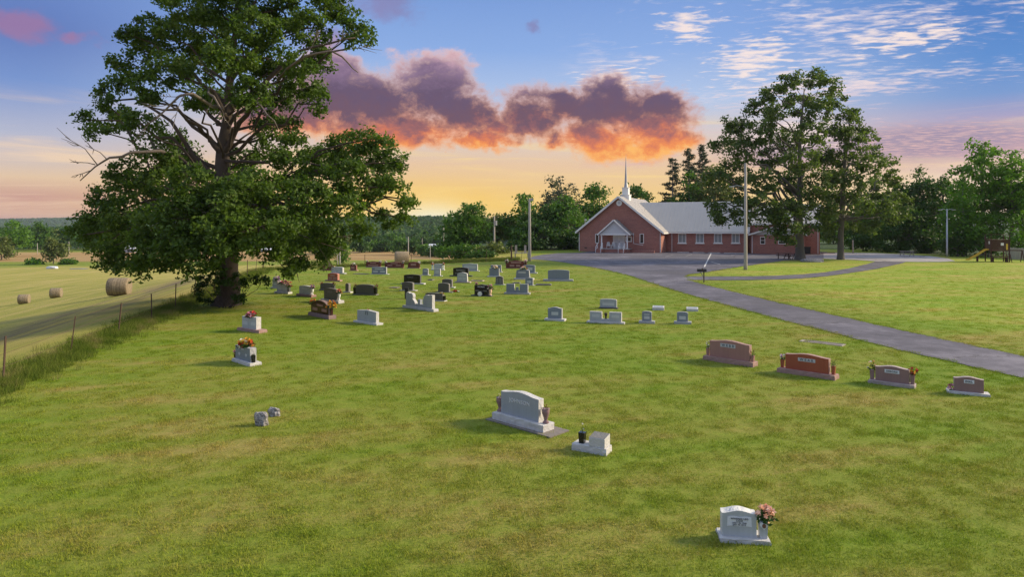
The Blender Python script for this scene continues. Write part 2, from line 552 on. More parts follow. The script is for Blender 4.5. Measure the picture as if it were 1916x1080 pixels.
M['silver'] = granite('granite_silver', (0.44, 0.48, 0.52), 0.4)
M['silver_r'] = granite('granite_silver_rough', (0.70, 0.70, 0.69), 0.85, 0.4, 0.8)
M['panel'] = plain('etched_panel', (0.50, 0.52, 0.54), 0.7, 0.1, 60)
M['panel_pale'] = plain('etched_panel_pale', (0.66, 0.70, 0.76), 0.7, 0.06, 60)
M['ink'] = plain('letter_dark', (0.13, 0.14, 0.16), 0.7, 0.1)
M['etch'] = plain('letter_light', (0.60, 0.62, 0.65), 0.7, 0.1)
M['bronze'] = plain('bronze_plate', (0.055, 0.045, 0.030), 0.9, 0.3, 20, 0.0)
mfs, t = material('fieldstone')
pos = t.n('ShaderNodeTexCoord').outputs['Object']
n1 = t.noise(pos, 16, 5, 0.7, dist=0.8); n2 = t.noise(pos, 60, 3, 0.7)
pf_ = t.n('ShaderNodeBsdfPrincipled', inp={'Roughness': 0.95, 'Base Color': t.ramp(t.m('ADD', t.m('MULTIPLY', n1, .8), t.m('MULTIPLY', n2, .2)), [(.38, (0.10, 0.095, 0.11, 1)), (.5, (0.30, 0.29, 0.31, 1)), (.58, (0.55, 0.53, 0.52, 1))])})
t.put(pf_.inputs['Normal'], t.n('ShaderNodeBump', inp={'Strength': 1.0, 'Distance': 0.05, 'Height': n1}).outputs[0])
t.n('ShaderNodeOutputMaterial', inp={'Surface': pf_.outputs[0]})
M['fieldstone'] = mfs
M['pad'] = plain('old_concrete', (0.20, 0.175, 0.16), 0.9, 0.3, 9)
M['white'] = plain('white_paint', (0.86, 0.86, 0.84), 0.5, 0.05)
M['white_plastic'] = plain('white_vinyl', (0.72, 0.73, 0.74), 0.4, 0.04)
M['glass'] = plain('window_glass', (0.02, 0.028, 0.035), 0.06, 0.1)
M['curtain'] = plain('curtained_glass', (0.26, 0.30, 0.32), 0.15, 0.15, 3)
M['wood_grey'] = plain('weathered_wood', (0.36, 0.33, 0.28), 0.85, 0.25, 6)
M['wood_dark'] = plain('stained_wood', (0.075, 0.030, 0.020), 0.8, 0.3, 6)
M['wood_post'] = plain('brown_post', (0.10, 0.065, 0.04), 0.85, 0.3, 8)
M['rust'] = plain('rusty_steel', (0.085, 0.050, 0.034), 0.8, 0.35, 20)
M['steel'] = plain('galvanised_steel', (0.42, 0.43, 0.44), 0.4, 0.1, 6, 0.7)
M['cable'] = plain('cable', (0.05, 0.05, 0.05), 0.6, 0.1)
M['cable_pale'] = plain('aluminium_cable', (0.30, 0.30, 0.30), 0.5, 0.1)
M['black_plastic'] = plain('black_plastic', (0.018, 0.018, 0.02), 0.45, 0.2)
M['yellow_plastic'] = plain('yellow_plastic', (0.72, 0.48, 0.05), 0.4, 0.08)
M['concrete'] = plain('pale_concrete', (0.50, 0.47, 0.45), 0.85, 0.2, 5, bump=0.2)
M['bark'] = bark_mat('oak_bark', (0.085, 0.064, 0.048))
M['bark_grey'] = bark_mat('grey_bark', (0.125, 0.112, 0.098))
M['dead'] = bark_mat('dead_wood', (0.17, 0.14, 0.115))
M['leaf_oak'] = leaf_mat('leaf_oak', (0.034, 0.078, 0.012), (0.140, 0.225, 0.034), 0.42, 0.22)
M['leaf_church'] = leaf_mat('leaf_church_oak', (0.048, 0.092, 0.022), (0.145, 0.208, 0.050), 0.42, 0.25)
M['leaf_bright'] = leaf_mat('leaf_maple', (0.062, 0.165, 0.012), (0.14, 0.285, 0.026), 0.44, 0.2)
M['leaf_mid'] = leaf_mat('leaf_mid', (0.05, 0.132, 0.016), (0.115, 0.225, 0.03), 0.42, 0.2)
M['leaf_dark'] = leaf_mat('leaf_dark', (0.03, 0.084, 0.016), (0.074, 0.152, 0.026), 0.4, 0.2)
M['leaf_olive'] = leaf_mat('leaf_olive', (0.090, 0.125, 0.028), (0.165, 0.205, 0.055), 0.3, 0.2)
M['leaf_grey'] = leaf_mat('leaf_grey', (0.060, 0.080, 0.048), (0.110, 0.125, 0.080), 0.3, 0.2)
M['needle'] = leaf_mat('pine_needle', (0.022, 0.046, 0.026), (0.058, 0.085, 0.046), 0.2, 0.2)
M['leaf_shrub'] = leaf_mat('leaf_shrub', (0.022, 0.060, 0.008), (0.060, 0.125, 0.018), 0.3, 0.6)
M['bouquet_green'] = leaf_mat('bouquet_green', (0.02, 0.06, 0.012), (0.05, 0.12, 0.02), 0.2, 3)
for nm, c in dict(f_red=(0.50, 0.022, 0.016), f_white=(0.78, 0.76, 0.70), f_yellow=(0.78, 0.55, 0.06), f_pink=(0.72, 0.30, 0.38), f_salmon=(0.92, 0.48, 0.33),
                  f_peach=(0.95, 0.62, 0.45), f_purple=(0.30, 0.14, 0.50), f_mauve=(0.55, 0.30, 0.52), f_orange=(0.80, 0.26, 0.02), f_gold=(0.85, 0.42, 0.02), f_wine=(0.28, 0.015, 0.03), f_dried=(0.30, 0.16, 0.10)).items():
    M[nm] = plain('petal_' + nm[2:], c, 0.7, 0.18, 30)

# ------------------------------------------------------------------ ground sheet
def axis(lo, hi, fine0, fine1, step0, grow):
    a = list(np.arange(fine0, fine1 + 1e-6, step0))
    st = step0
    while a[-1] < hi:
        st *= grow; a.append(a[-1] + st)
    st = step0
    b = [a[0]]
    while b[-1] > lo:
        st *= grow; b.append(b[-1] - st)
    return np.array(b[1:][::-1] + a)


gx = axis(-5200, 5200, -46, 40, 0.7, 1.06)
gy = axis(-60, 6500, -4, 100, 0.7, 1.045)
GX, GY = np.meshgrid(gx, gy)
GZ = gz(GX, GY)
nx_, ny_ = len(gx), len(gy)
co = np.stack([GX, GY, GZ], -1).reshape(-1, 3)
idx = np.arange(nx_ * ny_).reshape(ny_, nx_)
quads = np.stack([idx[:-1, :-1], idx[:-1, 1:], idx[1:, 1:], idx[1:, :-1]], -1).reshape(-1, 4)


def np_mesh(name, co, quads, mats, smooth_=True):
    k = quads.shape[1]
    me = bpy.data.meshes.new(name)
    me.vertices.add(len(co)); me.vertices.foreach_set('co', np.ascontiguousarray(co, np.float32).ravel())
    me.loops.add(quads.size); me.loops.foreach_set('vertex_index', np.ascontiguousarray(quads, np.int32).ravel())
    me.polygons.add(len(quads)); me.polygons.foreach_set('loop_start', np.arange(0, quads.size, k, dtype=np.int32))
    if smooth_:
        me.polygons.foreach_set('use_smooth', np.ones(len(quads), bool))
    for m_ in (mats if isinstance(mats, (list, tuple)) else [mats]):
        me.materials.append(m_)
    me.update(calc_edges=True)
    return me


def vattr(me, name, arr, domain='POINT'):
    a = me.attributes.new(name, 'FLOAT', domain)
    a.data.foreach_set('value', np.ascontiguousarray(arr, np.float32))


mg, t = material('ground_turf')
pos = t.n('ShaderNodeNewGeometry').outputs['Position']
turf, e_, g_, flat_, dirv_ = turf_colour(t, pos)
hayA = t.n('ShaderNodeAttribute', attribute_name='hay').outputs['Fac']
whA = t.n('ShaderNodeAttribute', attribute_name='wheat').outputs['Fac']
wornA = t.n('ShaderNodeAttribute', attribute_name='worn').outputs['Fac']
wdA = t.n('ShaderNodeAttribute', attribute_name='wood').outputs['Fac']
sp2 = t.n('ShaderNodeSeparateXYZ', inp={0: flat_})
swv = t.vec(t.m('ADD', sp2.outputs[0], t.m('MULTIPLY', sp2.outputs[1], 0.2)), t.m('MULTIPLY', sp2.outputs[1], 0.05), 0.0)
sw = t.noise(swv, 0.5, 5, 0.65)
hm = t.noise(flat_, 0.11, 4, 0.6)
hf = t.m('ADD', t.m('MULTIPLY', sw, 0.55), t.m('ADD', t.m('MULTIPLY', hm, 0.4), t.m('MULTIPLY', e_, 0.15)))
rowm = t.m('SINE', t.m('ADD', t.m('MULTIPLY', t.m('ADD', sp2.outputs[0], t.m('MULTIPLY', sp2.outputs[1], 0.2)), 1.7), t.m('MULTIPLY', hm, 5.0)))
hf = t.m('ADD', hf, t.m('MULTIPLY', rowm, 0.020))
hayc = t.ramp(hf, [(0.38, (0.21, 0.235, 0.038, 1)), (0.52, (0.325, 0.305, 0.066, 1)), (0.64, (0.43, 0.35, 0.11, 1))])
wrn = t.noise(swv, 1.1, 6, 0.7)
hayc = t.mix(t.m('MULTIPLY', wornA, t.step(wrn, 0.36, 0.62)), hayc, (0.17, 0.125, 0.085, 1))
whc = t.ramp(t.noise(t.vec(t.m('MULTIPLY', sp2.outputs[0], 0.25), sp2.outputs[1], 0.0), 0.06, 5, 0.6), [(0.35, (0.33, 0.20, 0.080, 1)), (0.65, (0.40, 0.28, 0.12, 1))])
cc = t.mix(hayA, turf, hayc)
cc = t.mix(whA, cc, whc)
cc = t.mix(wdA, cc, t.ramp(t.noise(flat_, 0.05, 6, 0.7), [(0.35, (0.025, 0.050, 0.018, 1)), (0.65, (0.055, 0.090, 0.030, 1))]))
pb = t.n('ShaderNodeBsdfPrincipled', inp={'Base Color': cc, 'Roughness': 0.9, 'Specular IOR Level': 0.15})
hb = t.m('ADD', t.m('MULTIPLY', e_, 0.6), t.m('MULTIPLY', g_, 0.4))
bm_ = t.n('ShaderNodeBump', inp={'Strength': 0.9, 'Distance': 0.05, 'Height': hb})
t.put(pb.inputs['Normal'], bm_.outputs[0])
t.n('ShaderNodeOutputMaterial', inp={'Surface': pb.outputs[0]})

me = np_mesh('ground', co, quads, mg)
FX, FY = co[:, 0], co[:, 1]
wob = 3 * np.sin(FX / 23.0) + 2 * np.sin(FX / 9.0 + 1)
dL, dB = fence_left(FX, FY), np.where(FX < 2.5, fence_back(FX, FY), -9)
dd = np.maximum(dL, dB)
hay = smooth(-0.2, 0.6, dd) * (1 - smooth(206, 216, FY + wob))
strip = smooth(206, 216, FY + wob) * (dd > 0)
wheat = smooth(240, 246, FY + wob) * (1 - smooth(338, 344, FY)) * (dd > 0)
vattr(me, 'hay', hay)
vattr(me, 'wheat', wheat)
vattr(me, 'worn', np.exp(-((dL - 6.5) / 2.6) ** 2) * smooth(95, 60, FY))
dark_floor = smooth(118, 124, FY) * smooth(-8, -2, FX) * (FY < 400) + smooth(60, 66, FX) * smooth(96, 102, FY) * (FY < 400)  # ground darkened behind the tree rows, so the gaps beneath them look dark
vattr(me, 'wood', np.clip(smooth(372, 400, FY) + dark_floor, 0, 1))
ground = link(bpy.data.objects.new('ground', me))
tag(ground, kind='structure')


# ------------------------------------------------------------------ asphalt, drive and slab (all on the even plane of the hilltop)
def plane_pt(x, y):
    k = (x - HX) / F
    Y = CH / ((y - HY) / F + 0.006)
    return Vector((k * Y, Y, 0.006 * Y))


def sheet(name, pts, mat_, lift, jit=0.05, seed=1):
    r_ = random.Random(seed)
    P = [plane_pt(*p) if len(p) == 2 else Vector((p[0], p[1], 0.006 * p[1])) for p in pts]
    out = []
    for a, b in zip(P, P[1:] + P[:1]):
        n = max(1, int((b - a).length / 0.45))
        for i in range(n):
            p = a.lerp(b, i / n)
            out.append((p.x + r_.uniform(-jit, jit), p.y + r_.uniform(-jit, jit)))
    bm = bmesh.new()
    vs = [bm.verts.new((x, y, 0.006 * y + lift)) for x, y in out]
    f = bm.faces.new(vs)
    bmesh.ops.triangulate(bm, faces=[f])
    me = bpy.data.meshes.new(name); bm.to_mesh(me); bm.free()
    me.materials.append(mat_)
    o = link(bpy.data.objects.new(name, me))
    tag(o, kind='structure')
    if me.polygons and me.polygons[0].normal.z < 0:
        me.flip_normals()
    return o, out


ma, t = material('asphalt_worn')
pos = t.n('ShaderNodeNewGeometry').outputs['Position']
n1 = t.noise(pos, 0.22, 5, 0.65); n2 = t.noise(pos, 30, 3, 0.7); n3 = t.noise(pos, 1.6, 5, 0.7)
f = t.m('ADD', t.m('MULTIPLY', n1, 0.5), t.m('ADD', t.m('MULTIPLY', n2, 0.2), t.m('MULTIPLY', n3, 0.3)))
cc = t.ramp(f, [(0.38, (0.052, 0.049, 0.062, 1)), (0.50, (0.100, 0.095, 0.122, 1)), (0.61, (0.19, 0.178, 0.212, 1))])
vor = t.n('ShaderNodeTexVoronoi', feature='DISTANCE_TO_EDGE', inp={'Vector': t.vec(*[t.m('ADD', a, t.m('MULTIPLY', t.m('SUBTRACT', n3, 0.5), 2.2)) for a in t.n('ShaderNodeSeparateXYZ', inp={0: pos}).outputs]), 'Scale': 0.16})
ck = t.m('SUBTRACT', 1.0, t.step(vor.outputs[0], 0.0, 0.018))
pat = t.step(t.noise(pos, 0.13, 2, 0.4), 0.54, 0.56)
cc = t.mix(t.m('MULTIPLY', pat, 0.45), cc, (0.085, 0.080, 0.092, 1))
cc = t.mix(t.m('MULTIPLY', ck, 0.75), cc, (0.04, 0.038, 0.04, 1))
pb = t.n('ShaderNodeBsdfPrincipled', inp={'Base Color': cc, 'Roughness': 0.8})
bb = t.n('ShaderNodeBump', inp={'Strength': 0.4, 'Distance': 0.01, 'Height': n2})
t.put(pb.inputs['Normal'], bb.outputs[0])
t.n('ShaderNodeOutputMaterial', inp={'Surface': pb.outputs[0]})

mc, t = material('slab_concrete')
pos = t.n('ShaderNodeNewGeometry').outputs['Position']
n1 = t.noise(pos, 0.3, 5, 0.65); n2 = t.noise(pos, 25, 3, 0.7)
cc = t.ramp(t.m('ADD', t.m('MULTIPLY', n1, 0.75), t.m('MULTIPLY', n2, 0.25)), [(0.35, (0.25, 0.235, 0.245, 1)), (0.65, (0.42, 0.395, 0.40, 1))])
vor = t.n('ShaderNodeTexVoronoi', feature='DISTANCE_TO_EDGE', inp={'Vector': t.vec(*[t.m('ADD', a, t.m('MULTIPLY', n1, 1.5)) for a in t.n('ShaderNodeSeparateXYZ', inp={0: pos}).outputs]), 'Scale': 0.14})
cc = t.mix(t.m('MULTIPLY', t.m('SUBTRACT', 1.0, t.step(vor.outputs[0], 0.0, 0.025)), 0.85), cc, (0.06, 0.055, 0.055, 1))
pb = t.n('ShaderNodeBsdfPrincipled', inp={'Base Color': cc, 'Roughness': 0.85})
t.n('ShaderNodeOutputMaterial', inp={'Surface': pb.outputs[0]})

road_near = [(2250, 792), (1990, 728), (1916, 709), (1800, 683), (1700, 660), (1600, 635), (1500, 609), (1420, 588), (1350, 569), (1300, 555), (1250, 540), (1210, 527), (1180, 517), (1140, 507), (1100, 499), (1050, 490.5), (1015, 486.5), (986, 485)]
lot = [(1000, 479.5), (1018, 476.5), (1045, 474.2), (1083, 473), (1110, 470), (1250, 468), (1400, 470), (1548, 472), (1548, 484), (1510, 485.5), (1470, 487.5), (1430, 493), (1390, 499), (1340, 507), (1308, 512), (1286, 514.5), (1284, 518), (1290, 525)]
road_far = [(1310, 531), (1350, 541), (1400, 553), (1450, 565), (1520, 581), (1600, 599), (1700, 622), (1800, 643), (1916, 668), (1990, 683), (2250, 742)]
road, road_poly = sheet('road', road_near + lot + road_far, ma, 0.022, 0.08, 3)
drive, drive_poly = sheet('driveway', [(1270, 518.5), (1300, 517.6), (1350, 517.8), (1400, 517.6), (1450, 516.6), (1500, 514), (1545, 510), (1590, 502.5), (1625, 494), (1640, 488.7),
                                       (1700, 488.7), (1688, 493), (1670, 497), (1640, 503.5), (1590, 511.5), (1545, 517.5), (1500, 521.5), (1450, 523.5), (1400, 524.6), (1350, 524.9), (1310, 524.2), (1280, 524.5)], ma, 0.028, 0.04, 4)
slab, slab_poly = sheet('concrete_pad', [(1541, 484.6), (1541, 474.6), (1570, 473), (1640, 473.8), (1690, 476.5), (1740, 479.5), (1775, 484.5), (1787, 489), (1760, 490.6), (1690, 490.4), (1640, 489.4), (1600, 486.8)], mc, 0.034, 0.03, 5)

# ------------------------------------------------------------------ painted bay lines and the long white line
mpaint = plain('worn_road_paint', (0.60, 0.59, 0.57), 0.7, 0.3, 3)
mpaint_faint = plain('faded_road_paint', (0.30, 0.285, 0.29), 0.75, 0.25, 3)


def stripe(name, a, b, wd, mat_, label, group=None):
    A, B = plane_pt(*a), plane_pt(*b)
    dv = (B - A); n = Vector((-dv.y, dv.x, 0)).normalized() * wd / 2
    mb = MB()
    mb.add([A - n + Vector((0, 0, .030)), A + n + Vector((0, 0, .030)), B + n + Vector((0, 0, .030)), B - n + Vector((0, 0, .030))], [(0, 3, 2, 1)])
    o = mb.build(name, mat_)
    return tag(o, label, 'road marking', group)


stripe('painted_line', (1331, 473.5), (1318, 500), 0.16, mpaint, 'long bright white painted line running from the car stops towards the mailbox')
LAB = ['short white bay line just right of the long white line', 'faded bay line at the left end of the lot by the utility pole', 'faded bay line just left of the church corner', 'faded bay line below the left church window',
       'faded bay line in mid lot below the porch doors', 'faded bay line in mid lot below the right church window', 'faded bay line in mid lot below the church downspout', 'faded bay line close to the church downspout', 'faded bay line close to the porch steps',
       'faded bay line below the second car stop', 'faded bay line below the fourth car stop', 'faded bay line in mid lot left of the porch', 'faded bay line below the first car stop']
for i, (a, b) in enumerate([((1331, 490.5), (1348, 495.5)), ((1000, 479), (1030, 482)), ((1065, 476.5), (1082, 478)), ((1110, 475.5), (1128, 476.8)), ((1140, 488), (1160, 492)), ((1180, 487.5), (1205, 492.5)),
                            ((1225, 488), (1252, 493)), ((1225, 476), (1240, 478)), ((1180, 477), (1195, 479)), ((1295, 476), (1283, 480)), ((1378, 475.5), (1368, 479)), ((1095, 487), (1108, 491)), ((1260, 477), (1245, 481))]):
    stripe('bay_line', a, b, 0.12, mpaint if i == 0 else mpaint_faint, LAB[i], None if i == 0 else 'faded bay lines on the church parking lot')


# ------------------------------------------------------------------ grass blades (uncountable: one object that scatters its own tuft)
def in_poly(P, poly):
    x, y = P[:, 0], P[:, 1]
    ins = np.zeros(len(P), bool)
    pl = np.array(poly)
    j = len(pl) - 1
    for i in range(len(pl)):
        xi, yi = pl[i]; xj, yj = pl[j]
        c = ((yi > y) != (yj > y)) & (x < (xj - xi) * (y - yi) / (yj - yi + 1e-12) + xi)
        ins ^= c
        j = i
    return ins


def scatter_object(name, tufts, P, scales, mats, label):
    """mesh = a few tuft models plus loose points; nodes put a tuft on every point"""
    V = []; Fq = []; tid = []
    o = 0
    for k, (tv, tf) in enumerate(tufts):
        V.append(tv); Fq.append(tf + o); tid += [k] * len(tv); o += len(tv)
    V = np.concatenate(V + [P]); Fq = np.concatenate(Fq)
    me = np_mesh(name, V, Fq, mats, False)
    vattr(me, 'is_tuft', np.array([1.0] * o + [0.0] * len(P)))
    vattr(me, 'tuft_id', np.array(tid + [0] * len(P), float))
    vattr(me, 'size', np.concatenate([np.ones(o), scales]))
    ob = link(bpy.data.objects.new(name, me))
    tag(ob, label, 'grass', None, 'stuff')
    ng = bpy.data.node_groups.new(name + '_nodes', 'GeometryNodeTree')
    ng.interface.new_socket('Geometry', in_out='INPUT', socket_type='NodeSocketGeometry')
    ng.interface.new_socket('Geometry', in_out='OUTPUT', socket_type='NodeSocketGeometry')
    N = ng.nodes; L = ng.links
    gi, go = N.new('NodeGroupInput'), N.new('NodeGroupOutput')

    def named(n, typ='FLOAT'):
        a = N.new('GeometryNodeInputNamedAttribute'); a.data_type = typ; a.inputs[0].default_value = n
        return a.outputs[0]
    cmp = N.new('FunctionNodeCompare'); cmp.data_type = 'FLOAT'; cmp.operation = 'GREATER_THAN'
    L.new(named('is_tuft'), cmp.inputs[0]); cmp.inputs[1].default_value = 0.5
    sep = N.new('GeometryNodeSeparateGeometry'); sep.domain = 'POINT'
    L.new(gi.outputs[0], sep.inputs[0]); L.new(cmp.outputs[0], sep.inputs[1])
    spl = N.new('GeometryNodeSplitToInstances'); spl.domain = 'POINT'
    L.new(sep.outputs[0], spl.inputs[0])
    f2i = N.new('FunctionNodeFloatToInt'); L.new(named('tuft_id'), f2i.inputs[0]); L.new(f2i.outputs[0], spl.inputs['Group ID'])
    m2p = N.new('GeometryNodeMeshToPoints'); L.new(sep.outputs[1], m2p.inputs[0])
    iop = N.new('GeometryNodeInstanceOnPoints')
    L.new(m2p.outputs[0], iop.inputs['Points']); L.new(spl.outputs[0], iop.inputs['Instance'])
    iop.inputs['Pick Instance'].default_value = True
    rnd = N.new('FunctionNodeRandomValue'); rnd.data_type = 'FLOAT_VECTOR'
    rnd.inputs[0].default_value = (-0.12, -0.12, 0); rnd.inputs[1].default_value = (0.12, 0.12, 6.283)
    L.new(rnd.outputs[0], iop.inputs['Rotation'])
    L.new(named('size'), iop.inputs['Scale'])
    L.new(iop.outputs[0], go.inputs[0])
    md = ob.modifiers.new('scatter', 'NODES'); md.node_group = ng
    return ob


def make_tuft(n, rad, h0, h1, wd, lean, seed):
    r_ = np.random.default_rng(seed)
    a = r_.uniform(0, 6.283, n); rr_ = rad * np.sqrt(r_.uniform(0, 1, n))
    bx, by = rr_ * np.cos(a), rr_ * np.sin(a)
    h = r_.uniform(h0, h1, n); th = r_.uniform(0, 6.283, n); ln = r_.uniform(0.1, lean, n) * h
    ph = r_.uniform(0, 6.283, n)
    ox, oy = np.cos(ph) * wd / 2, np.sin(ph) * wd / 2
    z0 = np.full(n, -0.01)
    v0 = np.stack([bx - ox, by - oy, z0], -1); v1 = np.stack([bx + ox, by + oy, z0], -1)
    mx, my = bx + np.cos(th) * ln * .4, by + np.sin(th) * ln * .4
    v2 = np.stack([mx + ox * .8, my + oy * .8, h * .6], -1); v3 = np.stack([mx - ox * .8, my - oy * .8, h * .6], -1)
    tx, ty = bx + np.cos(th) * ln, by + np.sin(th) * ln
    v4 = np.stack([tx + ox * .15, ty + oy * .15, h], -1); v5 = np.stack([tx - ox * .15, ty - oy * .15, h], -1)
    V = np.stack([v0, v1, v2, v3, v4, v5], 1).reshape(-1, 3)
    b = np.arange(n)[:, None] * 6
    return V, np.concatenate([b + np.array([[0, 1, 2, 3]]), b + np.array([[3, 2, 4, 5]])])


def grass_mat(name, tall=False):
    m_, t = material(name)
    g = t.n('ShaderNodeNewGeometry')
    if tall:
        nz = t.noise(g.outputs['Position'], 0.9, 4, 0.65)
        cc = t.ramp(nz, [(0.35, (0.085, 0.140, 0.018, 1)), (0.52, (0.150, 0.195, 0.034, 1)), (0.66, (0.28, 0.24, 0.10, 1))])
    else:
        cc = t.mix(1.0, turf_colour(t, g.outputs['Position'])[0], (1.3, 1.3, 1.2, 1), 'MULTIPLY')
    dfs = t.n('ShaderNodeBsdfDiffuse', inp={'Color': cc})
    tr = t.n('ShaderNodeBsdfTranslucent', inp={'Color': cc})
    mx = t.n('ShaderNodeMixShader', inp={0: 0.3, 1: dfs.outputs[0], 2: tr.outputs[0]})
    t.n('ShaderNodeOutputMaterial', inp={'Surface': mx.outputs[0]})
    return m_


gm = grass_mat('lawn_blade')
tufts = [make_tuft(60, 0.20, 0.012, 0.042, 0.009, 1.7, s) for s in range(3)]
Yc = np.sqrt(rng.uniform(8.5 ** 2, 80 ** 2, 150000))
keep = rng.uniform(0, 1, len(Yc)) < np.clip((10.0 / Yc) ** 1.3, 0, 1) * np.clip((80 - Yc) / 30, 0, 1)
Yc = Yc[keep]
Xc = rng.uniform(-0.80, 0.80, len(Yc)) * Yc
ok = (fence_left(Xc, Yc) < 0.3)
Pxy = np.stack([Xc, Yc], -1)
ok &= ~in_poly(Pxy, road_poly)
Pxy = Pxy[ok]
P = np.column_stack([Pxy, gz(Pxy[:, 0], Pxy[:, 1])])
# ragged verge where the lawn creeps over the asphalt
rp = np.array(road_poly); nxt = np.roll(rp, -1, 0)
ev = []
for (xa, ya), (xb, yb_) in zip(rp, nxt):
    if min(ya, yb_) < 75 and max(ya, yb_) > 15 and abs(xa) < 40:
        for k in range(3 if ya < 45 else 2):
            f_ = rng.uniform(); ev.append((xa + (xb - xa) * f_ + rng.normal(0, .07), ya + (yb_ - ya) * f_ + rng.normal(0, .07)))
ev = np.array(ev)
P = np.concatenate([P, np.column_stack([ev, gz(ev[:, 0], ev[:, 1]) + .012])])
scatter_object('lawn_grass', tufts, P, rng.uniform(0.7, 1.35, len(P)), [gm], 'short mown lawn grass with dry straw patches between the graves')

# lush grass against the stones and along the road verge is handled by the lawn colour; tall uncut grass grows under the fences
gt = grass_mat('tall_blade', True)
tt = [make_tuft(34, 0.26, 0.14, 0.52, 0.014, 0.9, s + 10) for s in range(3)]
Ys = rng.uniform(4, 70, 4200)
off = rng.normal(0, 0.55, len(Ys))
Xs = -(12 + 0.2 * Ys) - off
Pa = np.column_stack([Xs, Ys])
tb = rng.uniform(0, 1, 2600)
ofb = rng.normal(0.5, 0.6, len(tb))
Pb = np.column_stack([-26 + 27.0 * tb - 17 / 32.76 * ofb, 70 + 17 * tb + 28 / 32.76 * ofb])
tb2 = rng.uniform(0, 1, 900)
Pc = np.column_stack([-9 + 10 * tb2, 82 + 5.5 * tb2 + rng.uniform(0.5, 4.5, len(tb2))])
Pt = np.concatenate([Pa, Pb, Pc])
P = np.column_stack([Pt, gz(Pt[:, 0], Pt[:, 1]) - 0.02])
scatter_object('fence_line_grass', tt, P, rng.uniform(0.35, 0.85, len(P)), [gt], 'tall uncut grass growing under the wire fences')

# ------------------------------------------------------------------ trees
def leaf_mesh(name, C, Nrm, S, mat_, seed=0, aspect=0.55):
    r_ = np.random.default_rng(seed)
    n = len(C)
    Nrm = Nrm / (np.linalg.norm(Nrm, axis=1, keepdims=True) + 1e-9)
    ax = r_.normal(size=(n, 3))
    ax -= Nrm * np.sum(ax * Nrm, 1, keepdims=True)
    ax /= (np.linalg.norm(ax, axis=1, keepdims=True) + 1e-9)
    bx = np.cross(Nrm, ax)
    S = S[:, None]
    curl = Nrm * S * r_.uniform(-0.18, 0.18, (n, 1))
    V = np.stack([C - ax * S * .5, C + bx * S * aspect * .5 + curl - ax * S * .05, C + ax * S * .5, C - bx * S * aspect * .5 + curl - ax * S * .05], 1).reshape(-1, 3)
    me = np_mesh(name, V, np.arange(4 * n).reshape(-1, 4), mat_, False)
    vattr(me, 'v', r_.uniform(0, 1, n), 'FACE')
    return me


def limb_path(a, b, sag, seed, n=7, wob=0.06):
    r_ = random.Random(seed)
    a = Vector(a); b = Vector(b)
    L = (b - a).length
    mid = a.lerp(b, 0.5) + Vector((0, 0, sag * L))
    pts = []
    for i in range(n + 1):
        t_ = i / n
        p = a * (1 - t_) ** 2 + mid * 2 * t_ * (1 - t_) + b * t_ ** 2
        if 0 < i < n:
            p += Vector((r_.uniform(-1, 1), r_.uniform(-1, 1), r_.uniform(-1, 1))) * wob * L
        pts.append(p)
    return pts


def foliage(lobes, sub_r, sub_k, per, seed, flat=0.7, shell=0.45, up=0.7, out=0.6):
    """lobes -> sub-clump centres -> leaf centres and normals; returns also the sub-clump list for twigs"""
    r_ = np.random.default_rng(seed)
    C = []; Nn = []; subs = []
    for li, (c, rad) in enumerate(lobes):
        c = np.array(c, float); rad = np.array(rad, float)
        rm = (rad[0] * rad[1] * rad[2]) ** (1 / 3)
        ns = max(4, int(sub_k * (rm / sub_r) ** 2))
        dv = r_.normal(size=(ns, 3)); dv /= np.linalg.norm(dv, axis=1, keepdims=True)
        q = shell + (1 - shell) * r_.uniform(0, 1, (ns, 1)) ** 0.6
        sc_ = c + dv * q * rad
        for k in range(ns):
            m_ = max(3, int(per * r_.uniform(0.35, 1.5)))
            sr = sub_r * r_.uniform(0.7, 1.35)
            o = np.clip(r_.normal(size=(m_, 3)), -1.9, 1.9) * np.array([1, 1, flat]) * sr * 0.55
            C.append(sc_[k] + o)
            Nn.append(r_.normal(size=(m_, 3)) * 0.75 + np.array([0, 0, up]) + dv[k] * out)
            subs.append((li, sc_[k]))
    return np.concatenate(C), np.concatenate(Nn), subs


